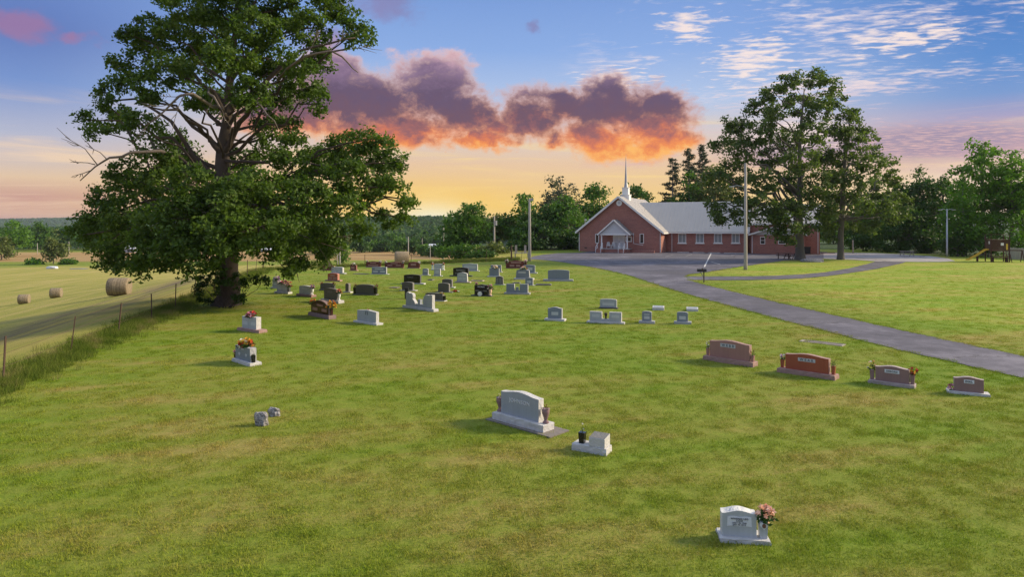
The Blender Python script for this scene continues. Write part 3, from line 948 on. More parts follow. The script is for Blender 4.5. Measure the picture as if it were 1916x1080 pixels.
def tree(label, name, base, trunk, lobes, leafm, barkm, leaf, sub_r, sub_k, per, seed, group=None, limb=0.075, twig=True, cat='tree', top_frac=0.9, flat=0.7, sag=0.08, up=0.7, sides=8):
    """base: ground point; trunk: list of (offset vector, radius); lobes in world space"""
    base = Vector(base)
    root = empty(name, base, 0, label, cat, group)
    r_ = random.Random(seed)
    mb = MB()
    tp = [Vector(o) for o, _ in trunk]; tr_ = [q for _, q in trunk]
    fl = [tp[0] + Vector((0, 0, -0.3))] + tp
    mb.tube(fl, [tr_[0] * 1.35] + tr_, sides)
    zt = [p.z for p in tp]
    lc = []
    for i, (c, rad) in enumerate(lobes):
        c = Vector(c) - base
        lc.append(c)
        hd = math.hypot(c.x - tp[-1].x, c.y - tp[-1].y)
        za = min(max(c.z - 0.55 * hd - 0.4, zt[-1] * 0.28), zt[-1] * 0.98)
        k = 0
        while k < len(zt) - 2 and zt[k + 1] < za:
            k += 1
        tt_ = min(max((za - zt[k]) / max(zt[k + 1] - zt[k], 1e-4), 0), 1)
        a = tp[k].lerp(tp[k + 1], tt_)
        r0 = min(limb * (c - a).length * 0.32 + 0.03, (tr_[k] * (1 - tt_) + tr_[k + 1] * tt_) * 0.62)
        pts = limb_path(a, c, sag, seed * 100 + i)
        n = len(pts)
        mb.tube(pts, [r0 * (1 - 0.8 * j / (n - 1)) for j in range(n)], 6, cap=False)
    L, Nn, subs = foliage([(tuple(c), rad) for c, (_, rad) in zip(lc, lobes)], sub_r, sub_k, per, seed, flat, up=up)
    if twig:
        for j, (li, s_) in enumerate(subs):
            if j % twig == 0:
                a = lc[li]; b = Vector(s_)
                m_ = a.lerp(b, 0.5) + Vector((r_.uniform(-1, 1), r_.uniform(-1, 1), r_.uniform(-0.6, 1))) * 0.12 * (b - a).length
                q = 0.012 + limb * 0.22
                mb.tube([a, m_, b], [q, q * .7, q * .25], 3, cap=False)
    mb.build('trunk', barkm, root, True)
    rr_ = np.random.default_rng(seed + 5)
    me = leaf_mesh('crown', L, Nn, leaf * rr_.uniform(0.65, 1.3, len(L)), leafm, seed)
    link(bpy.data.objects.new('crown', me), root)
    return root, mb


def auto_lobes(c, w_, h_, k, seed, dp=None, taper=0.0, rs=(0.26, 0.40)):
    """lobes filling an egg shaped crown; c is the crown's centre"""
    r_ = random.Random(seed)
    out = []
    tries = 0
    while len(out) < k and tries < 4000:
        tries += 1
        a = Vector((r_.uniform(-1, 1), r_.uniform(-1, 1), r_.uniform(-1, 1)))
        if not 0.2 < a.length < 1:
            continue
        sc_ = 1 - taper * max(a.z, 0)
        p = Vector((c[0] + a.x * w_ * sc_ * 0.82, c[1] + a.y * (dp or w_) * sc_ * 0.82, c[2] + a.z * h_ * 0.82))
        rd = r_.uniform(*rs) * min(w_, h_)
        if any((Vector(q) - p).length < rd * 0.75 for q, _ in out):
            continue
        out.append((tuple(p), (rd * r_.uniform(1, 1.3), rd * r_.uniform(1, 1.3), rd * r_.uniform(0.75, 1.0))))
    return out


# ---- the great oak on the fence line
TY = 43.0
mpp = TY / F
ob = px2g(425, 571)
TYb = ob.y
oak_px = [  # x, y, radius in photo pixels, depth offset in metres
    (300, 62, 46, 1), (345, 20, 45, -2), (380, 60, 48, 3), (440, 15, 48, 0), (480, 55, 46, -3), (530, 20, 42, 2), (575, 50, 40, -1), (635, 18, 34, 1), (665, 60, 30, 0), (690, 68, 16, 1),
    (420, -40, 60, 1), (330, -30, 45, 2), (520, -45, 55, -2), (600, -30, 45, 1), (400, -100, 60, 0), (490, -110, 60, 1), (560, -80, 45, -1),
    (590, 105, 34, 3), (560, 120, 30, -3), (500, 110, 44, 2), (430, 105, 46, -4), (375, 120, 42, 4), (320, 130, 38, -2), (270, 95, 26, 2), (235, 62, 12, 0), (232, 112, 22, -1), (235, 150, 28, 2), (275, 165, 30, -3),
    (190, 165, 12, 1), (200, 195, 22, 0), (165, 225, 20, 1), (185, 245, 18, -2), (225, 225, 28, 3), (270, 235, 30, -4), (320, 260, 30, 4), (470, 170, 40, -4), (520, 180, 38, 3), (575, 165, 34, 0), (605, 180, 18, -1), (600, 205, 14, 2),
    (410, 195, 34, 5), (360, 180, 30, -5), (500, 225, 28, 4), (540, 230, 22, 2),
    (240, 330, 40, 0), (290, 310, 44, -4), (345, 300, 40, 4), (300, 360, 46, 6), (370, 345, 48, -6), (455, 300, 34, 4), (480, 345, 50, -6), (420, 380, 50, -7), (545, 320, 46, -3), (510, 270, 26, 0), (550, 262, 22, -2),
    (600, 300, 34, 3), (575, 370, 48, -5), (640, 275, 34, 0), (685, 262, 30, -2), (720, 275, 24, 1), (745, 305, 20, 0), (650, 325, 44, -3), (700, 320, 40, 2), (735, 350, 24, -1), (690, 365, 30, 1), (640, 390, 38, -4),
    (755, 380, 16, 0), (770, 375, 12, 1), (760, 408, 14, -1), (720, 408, 22, 0), (670, 425, 26, 2), (620, 435, 32, -2), (575, 430, 38, 4), (520, 420, 46, -7), (470, 430, 42, -8), (410, 440, 46, -8), (350, 410, 50, -7), (290, 420, 48, -5), (235, 400, 42, -2), (195, 420, 32, 1), (200, 370, 28, 2),
    (160, 410, 20, 0), (150, 440, 18, -1), (175, 455, 22, 1), (215, 460, 32, -3), (270, 470, 36, -6), (330, 465, 40, -8), (385, 480, 32, -8), (230, 498, 20, -3), (265, 508, 18, -4), (300, 505, 20, -5), (205, 490, 14, -2),
    (440, 470, 26, -7), (500, 470, 28, -6), (545, 465, 32, -3), (595, 465, 28, 0), (560, 495, 20, -2), (535, 505, 14, -3), (600, 490, 16, 1), (625, 470, 16, 2), (350, 500, 16, -7), (640, 300, 30, 4), (560, 400, 40, 5), (480, 400, 45, 7), (380, 400, 45, 7), (300, 400, 40, 6), (450, 350, 40, 7), (240, 440, 30, 4), (340, 450, 34, 5)]
lobes = []
for x, y, r_, dy_ in oak_px:
    Yd = TYb + dy_ * 0.9
    p = px3(x, y, Yd)
    rr_ = r_ * Yd / F * 0.98
    lobes.append((tuple(p), (rr_, rr_ * 1.1, rr_ * 0.9)))
m_ = TYb / F
def oo(x, y, dy_=0.0):
    return px3(x, y, TYb + dy_) - ob
oak, _ = tree('huge dark oak standing on the left fence line over the graves', 'oak_tree', ob,
              [(Vector((0, 0, 0)), 0.92), (oo(428, 556), 0.68), (oo(431, 540), 0.59), (oo(428, 500), 0.52), (oo(424, 440), 0.49), (oo(420, 370), 0.47), (oo(416, 310), 0.43), (oo(417, 275, 0.3), 0.38), (oo(425, 225, 0.5), 0.27), (oo(430, 150, 0.6), 0.24), (oo(440, 60, 0.5), 0.15), (oo(445, -60, 0.4), 0.05)],
              lobes, M['leaf_oak'], M['bark'], 0.24, 0.44, 3.1, 72, 21, limb=0.042, twig=3, sides=12, up=0.35)
# big forks and bare limbs
mb = MB()
for pts, r0 in [([oo(417, 290), oo(392, 258), oo(372, 235, -1), oo(335, 205, -2), (oo(280, 200, -3))], 0.34), ([oo(418, 285), oo(438, 250), oo(462, 215, -1), oo(500, 150, -2), oo(560, 95, -2), oo(620, 80, -2), oo(665, 70, -2)], 0.34),
                ([oo(425, 225), oo(400, 170), oo(365, 140), oo(330, 120)], 0.24), ([oo(416, 300), oo(455, 302, -1), oo(520, 300, -2), oo(600, 310, -2), oo(690, 310, -2)], 0.20)]:
    q = []
    for a, b in zip(pts, pts[1:]):
        q += [a, a.lerp(b, 0.5) + Vector((random.uniform(-.15, .15), random.uniform(-.2, .2), random.uniform(-.15, .15)))]
    q.append(pts[-1])
    mb.tube(q, [r0 * 0.58 * (1 - 0.82 * i / (len(q) - 1)) for i in range(len(q))], 8)
mb.build('limb', M['bark'], oak, True)


def bare(pts, r0, twigs, seed):
    r_ = random.Random(seed)
    mb = MB()
    q = []
    for a, b in zip(pts, pts[1:]):
        L = (b - a).length
        q += [a, a.lerp(b, 0.5) + Vector((r_.uniform(-1, 1), r_.uniform(-1, 1), r_.uniform(-1, 1))) * 0.09 * L]
    q.append(pts[-1])
    n = len(q)
    r0 *= 0.62
    mb.tube(q, [r0 * (1 - 0.85 * i / (n - 1)) + 0.012 for i in range(n)], 6)
    for a, b in twigs:
        m1 = a.lerp(b, 0.4) + Vector((r_.uniform(-1, 1), r_.uniform(-1, 1), r_.uniform(-1, 1))) * 0.12 * (b - a).length
        mb.tube([a, m1, b], [r0 * 0.32, r0 * 0.2, 0.012], 5)
        for k in range(3):
            s_ = m1.lerp(b, r_.uniform(0.1, 0.8))
            e2 = s_ + (b - a) * r_.uniform(0.2, 0.4) + Vector((r_.uniform(-.4, .4), r_.uniform(-.3, .3), r_.uniform(-.4, .4)))
            mb.tube([s_, s_.lerp(e2, .5) + Vector((0, 0, r_.uniform(-.1, .1))), e2], [0.022, 0.016, 0.008], 4)
    return mb.build('dead_branch', M['dead'], oak, True)


bare([oo(330, 300, -2), oo(300, 282, -5), oo(245, 285, -6), oo(205, 295, -6), oo(178, 312, -6), oo(150, 338, -6)], 0.16,
     [(oo(182, 308, -6), oo(122, 256, -6)), (oo(178, 308, -6), oo(132, 303, -6)), (oo(172, 318, -6), oo(135, 330, -6)), (oo(200, 298, -6), oo(160, 272, -6))], 1)
bare([oo(405, 200, -3), oo(360, 175, -6), oo(335, 180, -6), oo(310, 205, -6), oo(270, 235, -6)], 0.15,
     [(oo(345, 178, -6), oo(325, 230, -6)), (oo(340, 176, -6), oo(300, 180, -6)), (oo(310, 205, -6), oo(250, 265, -6)), (oo(330, 190, -6), oo(270, 200, -6))], 2)
bare([oo(390, 165, -3), oo(400, 180, -6), oo(415, 205, -6), oo(430, 190, -6)], 0.10, [(oo(400, 180, -6), oo(385, 215, -6)), (oo(410, 195, -6), oo(420, 225, -6))], 3)
bare([oo(520, 150, -2), oo(570, 105, -4), oo(620, 95, -4), oo(652, 118, -4), oo(670, 135, -4)], 0.12, [(oo(620, 95, -4), oo(692, 85, -4)), (oo(600, 100, -4), oo(650, 60, -4)), (oo(560, 110, -4), oo(600, 55, -4))], 4)
bare([oo(470, 190, -3), oo(500, 215, -5), oo(520, 240, -5)], 0.09, [(oo(500, 215, -5), oo(545, 215, -5)), (oo(495, 205, -5), oo(560, 190, -5))], 5)
bare([oo(560, 440, -1), oo(600, 455, -2), oo(650, 470, -2)], 0.05, [(oo(590, 450, -2), oo(620, 500, -2)), (oo(560, 440, -1), oo(550, 520, -2)), (oo(600, 455, -2), oo(660, 440, -2))], 6)
# suckers round the foot of the oak
sl = []
for x, y, r_, dy_ in [(388, 545, 22, -1.0), (372, 530, 14, -.8), (405, 525, 18, -1.0), (395, 500, 16, -.6), (440, 525, 15, -1.2), (465, 528, 14, -1.0), (485, 522, 12, -.6), (500, 528, 10, -.4), (443, 562, 13, -1.4), (455, 548, 10, -1.2), (415, 505, 12, -.9)]:
    p = px3(x, y, TYb + dy_); q = r_ * TYb / F
    sl.append((tuple(p), (q, q, q)))
sb = px2g(420, 577)
L, Nn, subs = foliage(sl, 0.2, 1.7, 42, 77)
shr = empty('sucker_shrub', sb, 0, 'leafy green suckers growing round the foot of the huge oak', 'shrub')
me = leaf_mesh('leaves', L - np.array(sb), Nn, 0.15 * rng.uniform(.7, 1.3, len(L)), M['leaf_shrub'], 3)
link(bpy.data.objects.new('leaves', me), shr)
mb = MB()
for j, (c, q) in enumerate(sl):
    mb.tube(limb_path(Vector((random.uniform(-.5, .5), 0.2, -0.05)), Vector(c) - sb, 0.1, j), [0.03, .028, .025, .02, .018, .015, .012, .01], 5)
mb.build('stem', M['bark'], shr)

# ---- the two church oaks
b1 = plane_pt(1497, 487)
Y1 = b1.y
big_px = [(1445, 178, 24, 1), (1480, 158, 26, -1), (1520, 145, 24, 1), (1545, 160, 24, -2), (1565, 185, 20, 1), (1580, 215, 16, 0), (1415, 205, 22, 0), (1455, 215, 30, -3), (1500, 195, 32, 2), (1535, 205, 28, -3), (1390, 225, 18, 1), (1365, 228, 14, -1), (1375, 255, 24, 2), (1420, 250, 30, -3), (1470, 260, 32, 4), (1520, 250, 32, -4), (1565, 245, 24, 2),
          (1350, 272, 20, 0), (1390, 285, 28, -3), (1440, 295, 30, 4), (1495, 300, 32, -5), (1545, 295, 28, 3), (1365, 310, 18, 2), (1345, 335, 22, -2), (1320, 325, 14, 0), (1385, 330, 26, 3), (1430, 340, 30, -4), (1480, 345, 30, 5), (1530, 345, 28, -4), (1570, 330, 22, 0),
          (1330, 385, 18, -1), (1355, 400, 22, -3), (1345, 415, 14, -2), (1385, 380, 26, -3), (1420, 385, 28, -5), (1460, 395, 30, -5), (1500, 385, 30, -4), (1540, 390, 26, -2), (1390, 410, 18, -3), (1440, 415, 22, -5), (1475, 425, 22, -5), (1455, 440, 14, -5), (1540, 420, 20, 1), (1520, 430, 16, -3), (1560, 375, 20, 3), (1480, 450, 10, -5)]


def px_lobes(lst, Y0, sc_=0.95, ds=1.0):
    o = []
    for x, y, r_, dy_ in lst:
        p = px3(x, y, Y0 + dy_ * ds); q = r_ * Y0 / F * sc_
        o.append((tuple(p), (q, q * 1.05, q * 0.85)))
    return o


def trk(b, Y0, lst):
    return [(Vector((px3(x, y, Y0) - b).x, 0, 0) * 1.0 + Vector((0, 0, (px3(x, y, Y0) - b).z)) if 0 else Vector(((px3(x, y, Y0) - b).x, 0, (px3(x, y, Y0) - b).z)), r_) for x, y, r_ in lst]


church_oak, _ = tree('tallest rounded oak standing in front of the church annex', 'oak_tree', b1,
                     trk(b1, Y1, [(1497, 487, 0.80), (1497, 475, 0.60), (1496, 450, 0.50), (1496, 400, 0.40), (1497, 340, 0.31), (1496, 280, 0.22), (1500, 220, 0.18), (1505, 165, 0.05)]),
                     px_lobes(big_px, Y1), M['leaf_church'], M['bark_grey'], 0.42, 0.66, 2.8, 46, 31, limb=0.06, twig=3, sides=10, up=0.35)
b2 = plane_pt(1573, 486)
Y2 = b2.y
sec_px = [(1590, 215, 14, 0), (1600, 235, 20, 1), (1575, 250, 20, -1), (1625, 255, 20, 0), (1600, 275, 26, -2), (1635, 285, 22, 2), (1560, 290, 22, 1), (1590, 310, 26, 3), (1630, 315, 26, -3), (1660, 300, 18, 0), (1670, 335, 20, 1), (1555, 330, 22, -2), (1600, 350, 28, -3), (1645, 355, 26, 3), (1680, 370, 18, 0), (1560, 370, 22, 3), (1610, 385, 26, -4), (1655, 395, 24, -2),
          (1550, 400, 20, -2), (1585, 415, 22, 2), (1625, 425, 20, -2), (1670, 415, 16, 1), (1540, 425, 14, 0), (1555, 440, 14, 1), (1690, 395, 14, 0)]
tree('slimmer second oak right of the tallest oak beside the pale slab', 'oak_tree', b2,
     trk(b2, Y2, [(1573, 487, 0.55), (1573, 476, 0.42), (1573, 440, 0.36), (1577, 380, 0.32), (1578, 330, 0.26), (1585, 270, 0.16), (1592, 220, 0.05)]),
     px_lobes(sec_px, Y2), M['leaf_church'], M['bark_grey'], 0.42, 0.66, 2.7, 46, 33, limb=0.06, twig=3, sides=10, up=0.35)

# ---- trees round the churchyard
LM = dict(m='leaf_mid', d='leaf_dark', b='leaf_bright', o='leaf_olive', g='leaf_grey')


def yard_tree(label, x, top, bot, hw, Y, kind, seed, group, k=16, low=0.12, leaf=None, name='tree'):
    X = (x - HX) / F * Y
    zb = gz1(X, Y)
    zt = CH + (HY - (top - (9 if Y < 200 and name == 'tree' else 0))) / F * Y
    hgt = zt - zb
    W_ = hw * Y / F * (1.22 if Y < 200 else 1.1)
    c = (X, Y, zb + hgt * (0.5 + low / 2))
    lb = auto_lobes(c, W_, hgt * (0.5 - low / 2), k, seed, taper=0.35, rs=(0.30, 0.46))
    r0 = max(0.12, hgt * 0.018)
    tp = [(Vector((0, 0, 0)), r0 * 1.3), (Vector((0, 0, hgt * .1)), r0), (Vector((hgt * .01, 0, hgt * .45)), r0 * .75), (Vector((-hgt * .01, 0, hgt * .75)), r0 * .4), (Vector((0, 0, hgt * .93)), r0 * .1)]
    lf = leaf or 0.0048 * Y
    dens = 2.3
    lb += [((X, Y, zt - W_ * .28), (W_ * .38, W_ * .38, W_ * .30)), ((X - W_ * .62, Y, zb + hgt * .5), (W_ * .4, W_ * .4, hgt * .16)), ((X + W_ * .62, Y, zb + hgt * .48), (W_ * .4, W_ * .4, hgt * .16))]
    return tree(label, name, (X, Y, zb), tp, lb, M[LM[kind]], M['bark_grey'], lf, max(0.5, lf * 1.6), dens, 26, seed, group, limb=0.05, twig=6, sides=7, up=0.35)


G1 = 'trees behind and left of the church'
yard = [('broad round tree beside the gap in the view, leftmost by the church', 880, 388, 474, 40, 122, 'm', 'b'), ('low leafy tree just right of the leftmost churchyard tree', 930, 408, 476, 30, 128, 'o', 'b'),
        ('upright green tree behind the tall bare utility pole', 978, 372, 476, 34, 126, 'm', 'b'), ('thin grey leaved locust tree rising above its green neighbours', 1048, 338, 476, 38, 140, 'g', 'b'),
        ('dense bright tree just left of the church gable', 1062, 378, 478, 42, 122, 'm', 'b'), ('dark leafy tree between the utility pole and the church', 1020, 392, 478, 34, 122, 'd', 'b'),
        ('rounded tree rising behind the left slope of the church roof', 1122, 346, 474, 38, 145, 'm', 'b'), ('tree crown peeping out behind the steeple', 1190, 350, 474, 30, 150, 'm', 'b'),
        ('leafy tree under the pines behind the church wing', 1290, 335, 474, 34, 146, 'm', 'b'), ('olive green tree between the pines and the tallest oak', 1335, 318, 474, 36, 142, 'o', 'b'),
        ('low tree filling the gap left of the church', 1000, 420, 478, 40, 118, 'd', 'b'), ('small bright bushy tree at the left end of the churchyard trees', 850, 440, 478, 26, 120, 'm', 'b')]
for i, (lb, x, tp, bt, hw, Y, kd, _) in enumerate(yard):
    yard_tree(lb, x, tp, bt, hw, Y, kd, 100 + i, G1, k=13 if kd == 'g' else 17, low=0.08)
G2 = 'trees along the right edge of the churchyard'
yard2 = [('tree seen through the gap right of the church annex', 1560, 415, 478, 34, 150, 'm'), ('olive tree behind the slimmer second oak', 1640, 330, 482, 40, 118, 'm'), ('dark tree right of the slimmer second oak', 1690, 345, 482, 36, 116, 'd'),
         ('dark narrow tree left of the street lamp by the slab', 1728, 322, 483, 34, 114, 'd'), ('dark tree standing right behind the street lamp by the slab', 1765, 328, 484, 34, 110, 'd'),
         ('low dark tree behind the picnic table on the slab', 1700, 395, 484, 50, 108, 'd'), ('bright tall maple with stepped crown right of the street lamp', 1838, 264, 486, 50, 100, 'b'),
         ('low bright tree spreading behind the yellow slide', 1802, 352, 486, 34, 96, 'b'), ('bright maple at the right edge behind the playhouse', 1892, 288, 487, 46, 97, 'b'), ('bright tree cut off by the right edge of the view', 1950, 286, 487, 50, 99, 'b'), ('low dark tree left of the slab behind the second oak', 1612, 400, 482, 36, 122, 'd')]
for i, (lb, x, tp, bt, hw, Y, kd) in enumerate(yard2):
    yard_tree(lb, x, tp, bt, hw, Y, kd, 150 + i, G2, k=19, low=0.03)
# undergrowth along the right edge
for i, (lb, x, top, hw, Y, kd) in enumerate([('low bush at the back of the slab beneath the second oak', 1615, 440, 30, 112, 'd'), ('low dark bush at the back of the slab behind the picnic table', 1680, 440, 32, 108, 'd'), ('low dark bush left of the street lamp by the slab', 1738, 440, 32, 106, 'd'),
                                             ('low bush between the street lamp and the yellow slide', 1792, 438, 30, 96, 'd'), ('green bush behind the playhouse', 1850, 432, 34, 94, 'm'), ('green bush right of the playhouse above the board fence', 1905, 425, 34, 93, 'b'),
                                             ('low bush beneath the leftmost churchyard tree', 870, 452, 34, 112, 'm'), ('olive bush beside the short utility pole', 925, 458, 26, 108, 'o'), ('dark bush in the tall grass behind the graves', 905, 474, 16, 96, 'd'), ('dark bush beside the left corner of the church', 1055, 440, 30, 119, 'd'), ('low bush behind the utility pole near the lot', 985, 448, 30, 116, 'd')]):
    yard_tree(lb, x, top, 480, hw, Y, kd, 180 + i, 'bushes at the foot of the churchyard trees', k=9, low=0.0, name='shrub')

# ---- pines behind the church
def pine(label, x, top, Y, hw, seed, bare_to=0.35):
    X = (x - HX) / F * Y
    zb = gz1(X, Y)
    hgt = CH + (HY - top) / F * Y - zb
    root = empty('pine_tree', (X, Y, zb), 0, label, 'tree', 'pines behind the church')
    r_ = random.Random(seed); rn = np.random.default_rng(seed)
    mb = MB()
    mb.tube([(0, 0, -0.3), (0, 0, hgt * .5), (0.1, 0, hgt * .99)], [0.28, 0.2, 0.03], 7)
    C = []; Nn = []
    z = hgt * bare_to
    W_ = hw * Y / F
    nb2 = int(hgt * 4.2)
    for k in range(nb2):
        f = (k + r_.uniform(0, 1)) / nb2
        z = hgt * (bare_to + (1 - bare_to) * f)
        L = W_ * 1.35 * (1.06 - f) ** 0.7 * r_.uniform(0.35, 1.15) + 0.2
        a = r_.uniform(0, 6.283)
        e = Vector((math.cos(a) * L, math.sin(a) * L, z + L * r_.uniform(-0.05, 0.35)))
        mb.tube([(0, 0, z), Vector((0, 0, z)).lerp(e, .5) + Vector((0, 0, -.08)), e], [0.05, 0.035, 0.012], 4, cap=False)
        for q in range(int(2 + L * 2.0)):
            s_ = 0.25 + 0.75 * (q + 1) / (2 + L * 2.0)
            c = Vector((0, 0, z)).lerp(e, min(s_, 1.0))
            n = 11
            C.append(np.array(c) + rn.normal(size=(n, 3)) * np.array([.24, .24, .12]))
            Nn.append(rn.normal(size=(n, 3)) + np.array([0, 0, .3]))
    mb.build('trunk', M['bark_grey'], root, True)
    C = np.concatenate(C); Nn = np.concatenate(Nn)
    me = leaf_mesh('crown', C, Nn, 0.62 * rn.uniform(.6, 1.3, len(C)), M['needle'], seed, 0.22)
    link(bpy.data.objects.new('crown', me), root)


pine('shortest dark pine of the group behind the church, at its left', 1258, 296, 150, 24, 1, 0.25)
pine('middle pine of the group behind the church', 1289, 280, 154, 24, 2, 0.3)
pine('tallest thin pine of the group behind the church', 1314, 272, 158, 20, 3, 0.35)
pine('small pine behind the middle of the church pines', 1300, 318, 148, 18, 4, 0.25)


# ---- field trees
def field_tree(label, x, top, hw, Y, kd, seed, group, k=12, low=0.1, name='tree'):
    return yard_tree(label, x, top, 0, hw, Y, kd, seed, group, k, low, leaf=0.0040 * Y, name=name)


field_tree('small rounded olive tree standing alone in the field', 100, 447, 17, 228, 'o', 301, None, 12, 0.12)
field_tree('large bright green tree at the left edge of the field', 22, 412, 28, 285, 'b', 302, None, 16, 0.02)
field_tree('olive bushy tree in front of the bright tree at the left edge', 3, 440, 19, 262, 'o', 303, None, 10, 0.0)
field_tree('dark green bush left of the lone field tree', 66, 490, 9, 226, 'b', 304, None, 6, 0.0, 'shrub')
field_tree('dark green bush right of the lone field tree', 127, 489, 9, 224, 'm', 305, None, 6, 0.0, 'shrub')
ords = 'first second third fourth fifth sixth seventh eighth ninth tenth eleventh twelfth thirteenth fourteenth fifteenth sixteenth seventeenth eighteenth nineteenth twentieth twenty-first twenty-second twenty-third twenty-fourth twenty-fifth twenty-sixth twenty-seventh twenty-eighth twenty-ninth thirtieth thirty-first thirty-second thirty-third thirty-fourth'.split()
r5 = random.Random(5)
i = 0
x = -12
while x < 640:
    top = 418 + r5.uniform(0, 16) + (6 if x > 400 else 0)
    field_tree(f'{["dark", "mid green", "olive tinged"][i % 3]} tree of the far wood edge, {ords[i]} from the left', x, top, r5.uniform(13, 22), 352 + r5.uniform(0, 40), 'dmo'[i % 3] if i % 3 != 2 or i % 2 else 'm', 320 + i, 'wood edge across the tan field', 9, 0.02)
    x += r5.uniform(18, 26); i += 1
for j, (x, top, hw, Y) in enumerate([(612, 452, 16, 300), (640, 452, 7, 180), (672, 448, 15, 320), (700, 455, 14, 330), (722, 452, 10, 330), (752, 446, 15, 290), (775, 452, 12, 292), (795, 462, 7, 280), (812, 463, 6, 270), (826, 459, 7, 262), (700, 440, 18, 420), (640, 438, 20, 420), (660, 436, 18, 430), (735, 440, 16, 430), (790, 446, 16, 460), (835, 444, 16, 470), (815, 446, 14, 480), (590, 450, 18, 310)]):
    field_tree(f'{["dark", "mid green", "small"][j % 3]} distant tree below the wooded hill, {ords[j]} counted from the oak', x, top, hw, Y, 'dm'[j % 2], 400 + j, 'distant trees below the wooded hill', 8, 0.03)

# ---- the wooded hill and far ridge: one mass of crowns nobody could count
rn = np.random.default_rng(9)
n = 9000
Xf = np.concatenate([rn.uniform(-900, 260, n), rn.uniform(-420, -250, 0)])
Yf = rn.uniform(470, 1380, len(Xf))
ok = (np.abs(Xf / Yf + 0.18) < 0.66) & ~((Yf < 620) & (Xf / Yf > -0.22) & (Xf / Yf < -0.06) & (rn.uniform(0, 1, len(Xf)) < 0.75))
Xf, Yf = Xf[ok], Yf[ok]
Zf = gz(Xf, Yf)
hf_ = rn.uniform(5, 10, len(Xf))
kk = 26
dv = rn.normal(size=(len(Xf), kk, 3)); dv /= np.linalg.norm(dv, axis=2, keepdims=True)
dv[:, :, 2] = np.abs(dv[:, :, 2])
C = np.stack([Xf, Yf, Zf + hf_ * .3], -1)[:, None, :] + dv * np.stack([hf_ * .55, hf_ * .55, hf_ * .7], -1)[:, None, :]
Nn = dv + rn.normal(size=dv.shape) * .35
me = leaf_mesh('forest', C.reshape(-1, 3), Nn.reshape(-1, 3), np.repeat(hf_ * .42, kk) * rn.uniform(.7, 1.3, len(Xf) * kk), M['leaf_dark'], 2, 0.9)
fo = link(bpy.data.objects.new('forest', me))
tag(fo, 'dark wooded hill far behind the fields', 'forest', None, 'stuff')
n = 7000
Xf = rn.uniform(-3200, 900, n); Yf = rn.uniform(2500, 3500, n)
Zf = gz(Xf, Yf)
kk = 10
dv = rn.normal(size=(n, kk, 3)); dv /= np.linalg.norm(dv, axis=2, keepdims=True); dv[:, :, 2] = np.abs(dv[:, :, 2])
C = np.stack([Xf, Yf, Zf + 2], -1)[:, None, :] + dv * np.array([11, 11, 8.0])
me = leaf_mesh('ridge_forest', C.reshape(-1, 3), (dv + rn.normal(size=dv.shape) * .3).reshape(-1, 3), rn.uniform(7, 13, n * kk), M['leaf_dark'], 4, 0.9)
fo = link(bpy.data.objects.new('ridge_forest', me))
tag(fo, 'blue wooded ridge along the far horizon', 'forest', None, 'stuff')

# ------------------------------------------------------------------ church
CT = R(24)
cs_, sn_ = math.cos(CT), math.sin(CT)
CL = Vector((11.25, 112.5, 0.655))
CW = 13.8


def u_at(px, v_):
    """metres along the front from its left corner, for a photo column, at depth v_ behind the front"""
    k = (px - HX) / F
    return (k * (CL.y + cs_ * v_) - CL.x - sn_ * v_) / (cs_ + k * sn_)


def z_at(py, u_, v_):
    Yd = CL.y - sn_ * u_ + cs_ * v_
    return CH - (py - HY) / F * Yd - CL.z


mbr, t = material('red_brick')
pos = t.n('ShaderNodeTexCoord').outputs['Object']
nrm = t.n('ShaderNodeTexCoord').outputs['Normal']
spn = t.n('ShaderNodeSeparateXYZ', inp={0: pos}); spm = t.n('ShaderNodeSeparateXYZ', inp={0: nrm})
side = t.step(t.m('ABSOLUTE', spm.outputs[0]), 0.5, 0.6)
bu = t.m('ADD', t.m('MULTIPLY', spn.outputs[0], t.m('SUBTRACT', 1.0, side)), t.m('MULTIPLY', spn.outputs[1], side))
bk = t.n('ShaderNodeTexBrick', inp={'Vector': t.vec(bu, spn.outputs[2], 0.0), 'Color1': (0.44, 0.152, 0.108, 1), 'Color2': (0.32, 0.108, 0.080, 1), 'Mortar': (0.42, 0.31, 0.27, 1), 'Scale': 1.0})
bk.inputs['Brick Width'].default_value = 0.22; bk.inputs['Row Height'].default_value = 0.075; bk.inputs['Mortar Size'].default_value = 0.008
blotch = t.noise(t.vec(t.m('MULTIPLY', bu, 0.35), t.m('MULTIPLY', spn.outputs[2], 1.6), 0.0), 1.6, 5, 0.65)
fb_ = t.m('ADD', 0.72, t.m('MULTIPLY', blotch, 0.56))
cc = t.mix(1.0, bk.outputs['Color'], t.vec(fb_, fb_, fb_), 'MULTIPLY')
pb = t.n('ShaderNodeBsdfPrincipled', inp={'Base Color': cc, 'Roughness': 0.85})
bb = t.n('ShaderNodeBump', inp={'Strength': 0.4, 'Distance': 0.01, 'Height': bk.outputs['Fac']}); bb.invert = True
t.put(pb.inputs['Normal'], bb.outputs[0])
t.n('ShaderNodeOutputMaterial', inp={'Surface': pb.outputs[0]})
M['roof'] = plain('metal_roof', (0.48, 0.45, 0.42), 0.5, 0.10, 0.6, 0.15)
M['siding'] = plain('pale_siding', (0.62, 0.63, 0.65), 0.6, 0.06, 3)

church = empty('church', CL, -CT, 'red brick church with metal roofs, white porch and slender steeple', 'church')


def gable_prof(w_, he, hr, x0=0.0):
    return [(x0, -0.4), (x0 + w_, -0.4), (x0 + w_, he), (x0 + w_ / 2, hr), (x0, he)]


HE, HR = 3.50, 9.05
DEP = 19.0
mb = MB().prism(gable_prof(CW, HE, HR), 0, DEP)
hall = mb.build('wall', mbr, church)
hall['label'] = 'tall brick gable hall'


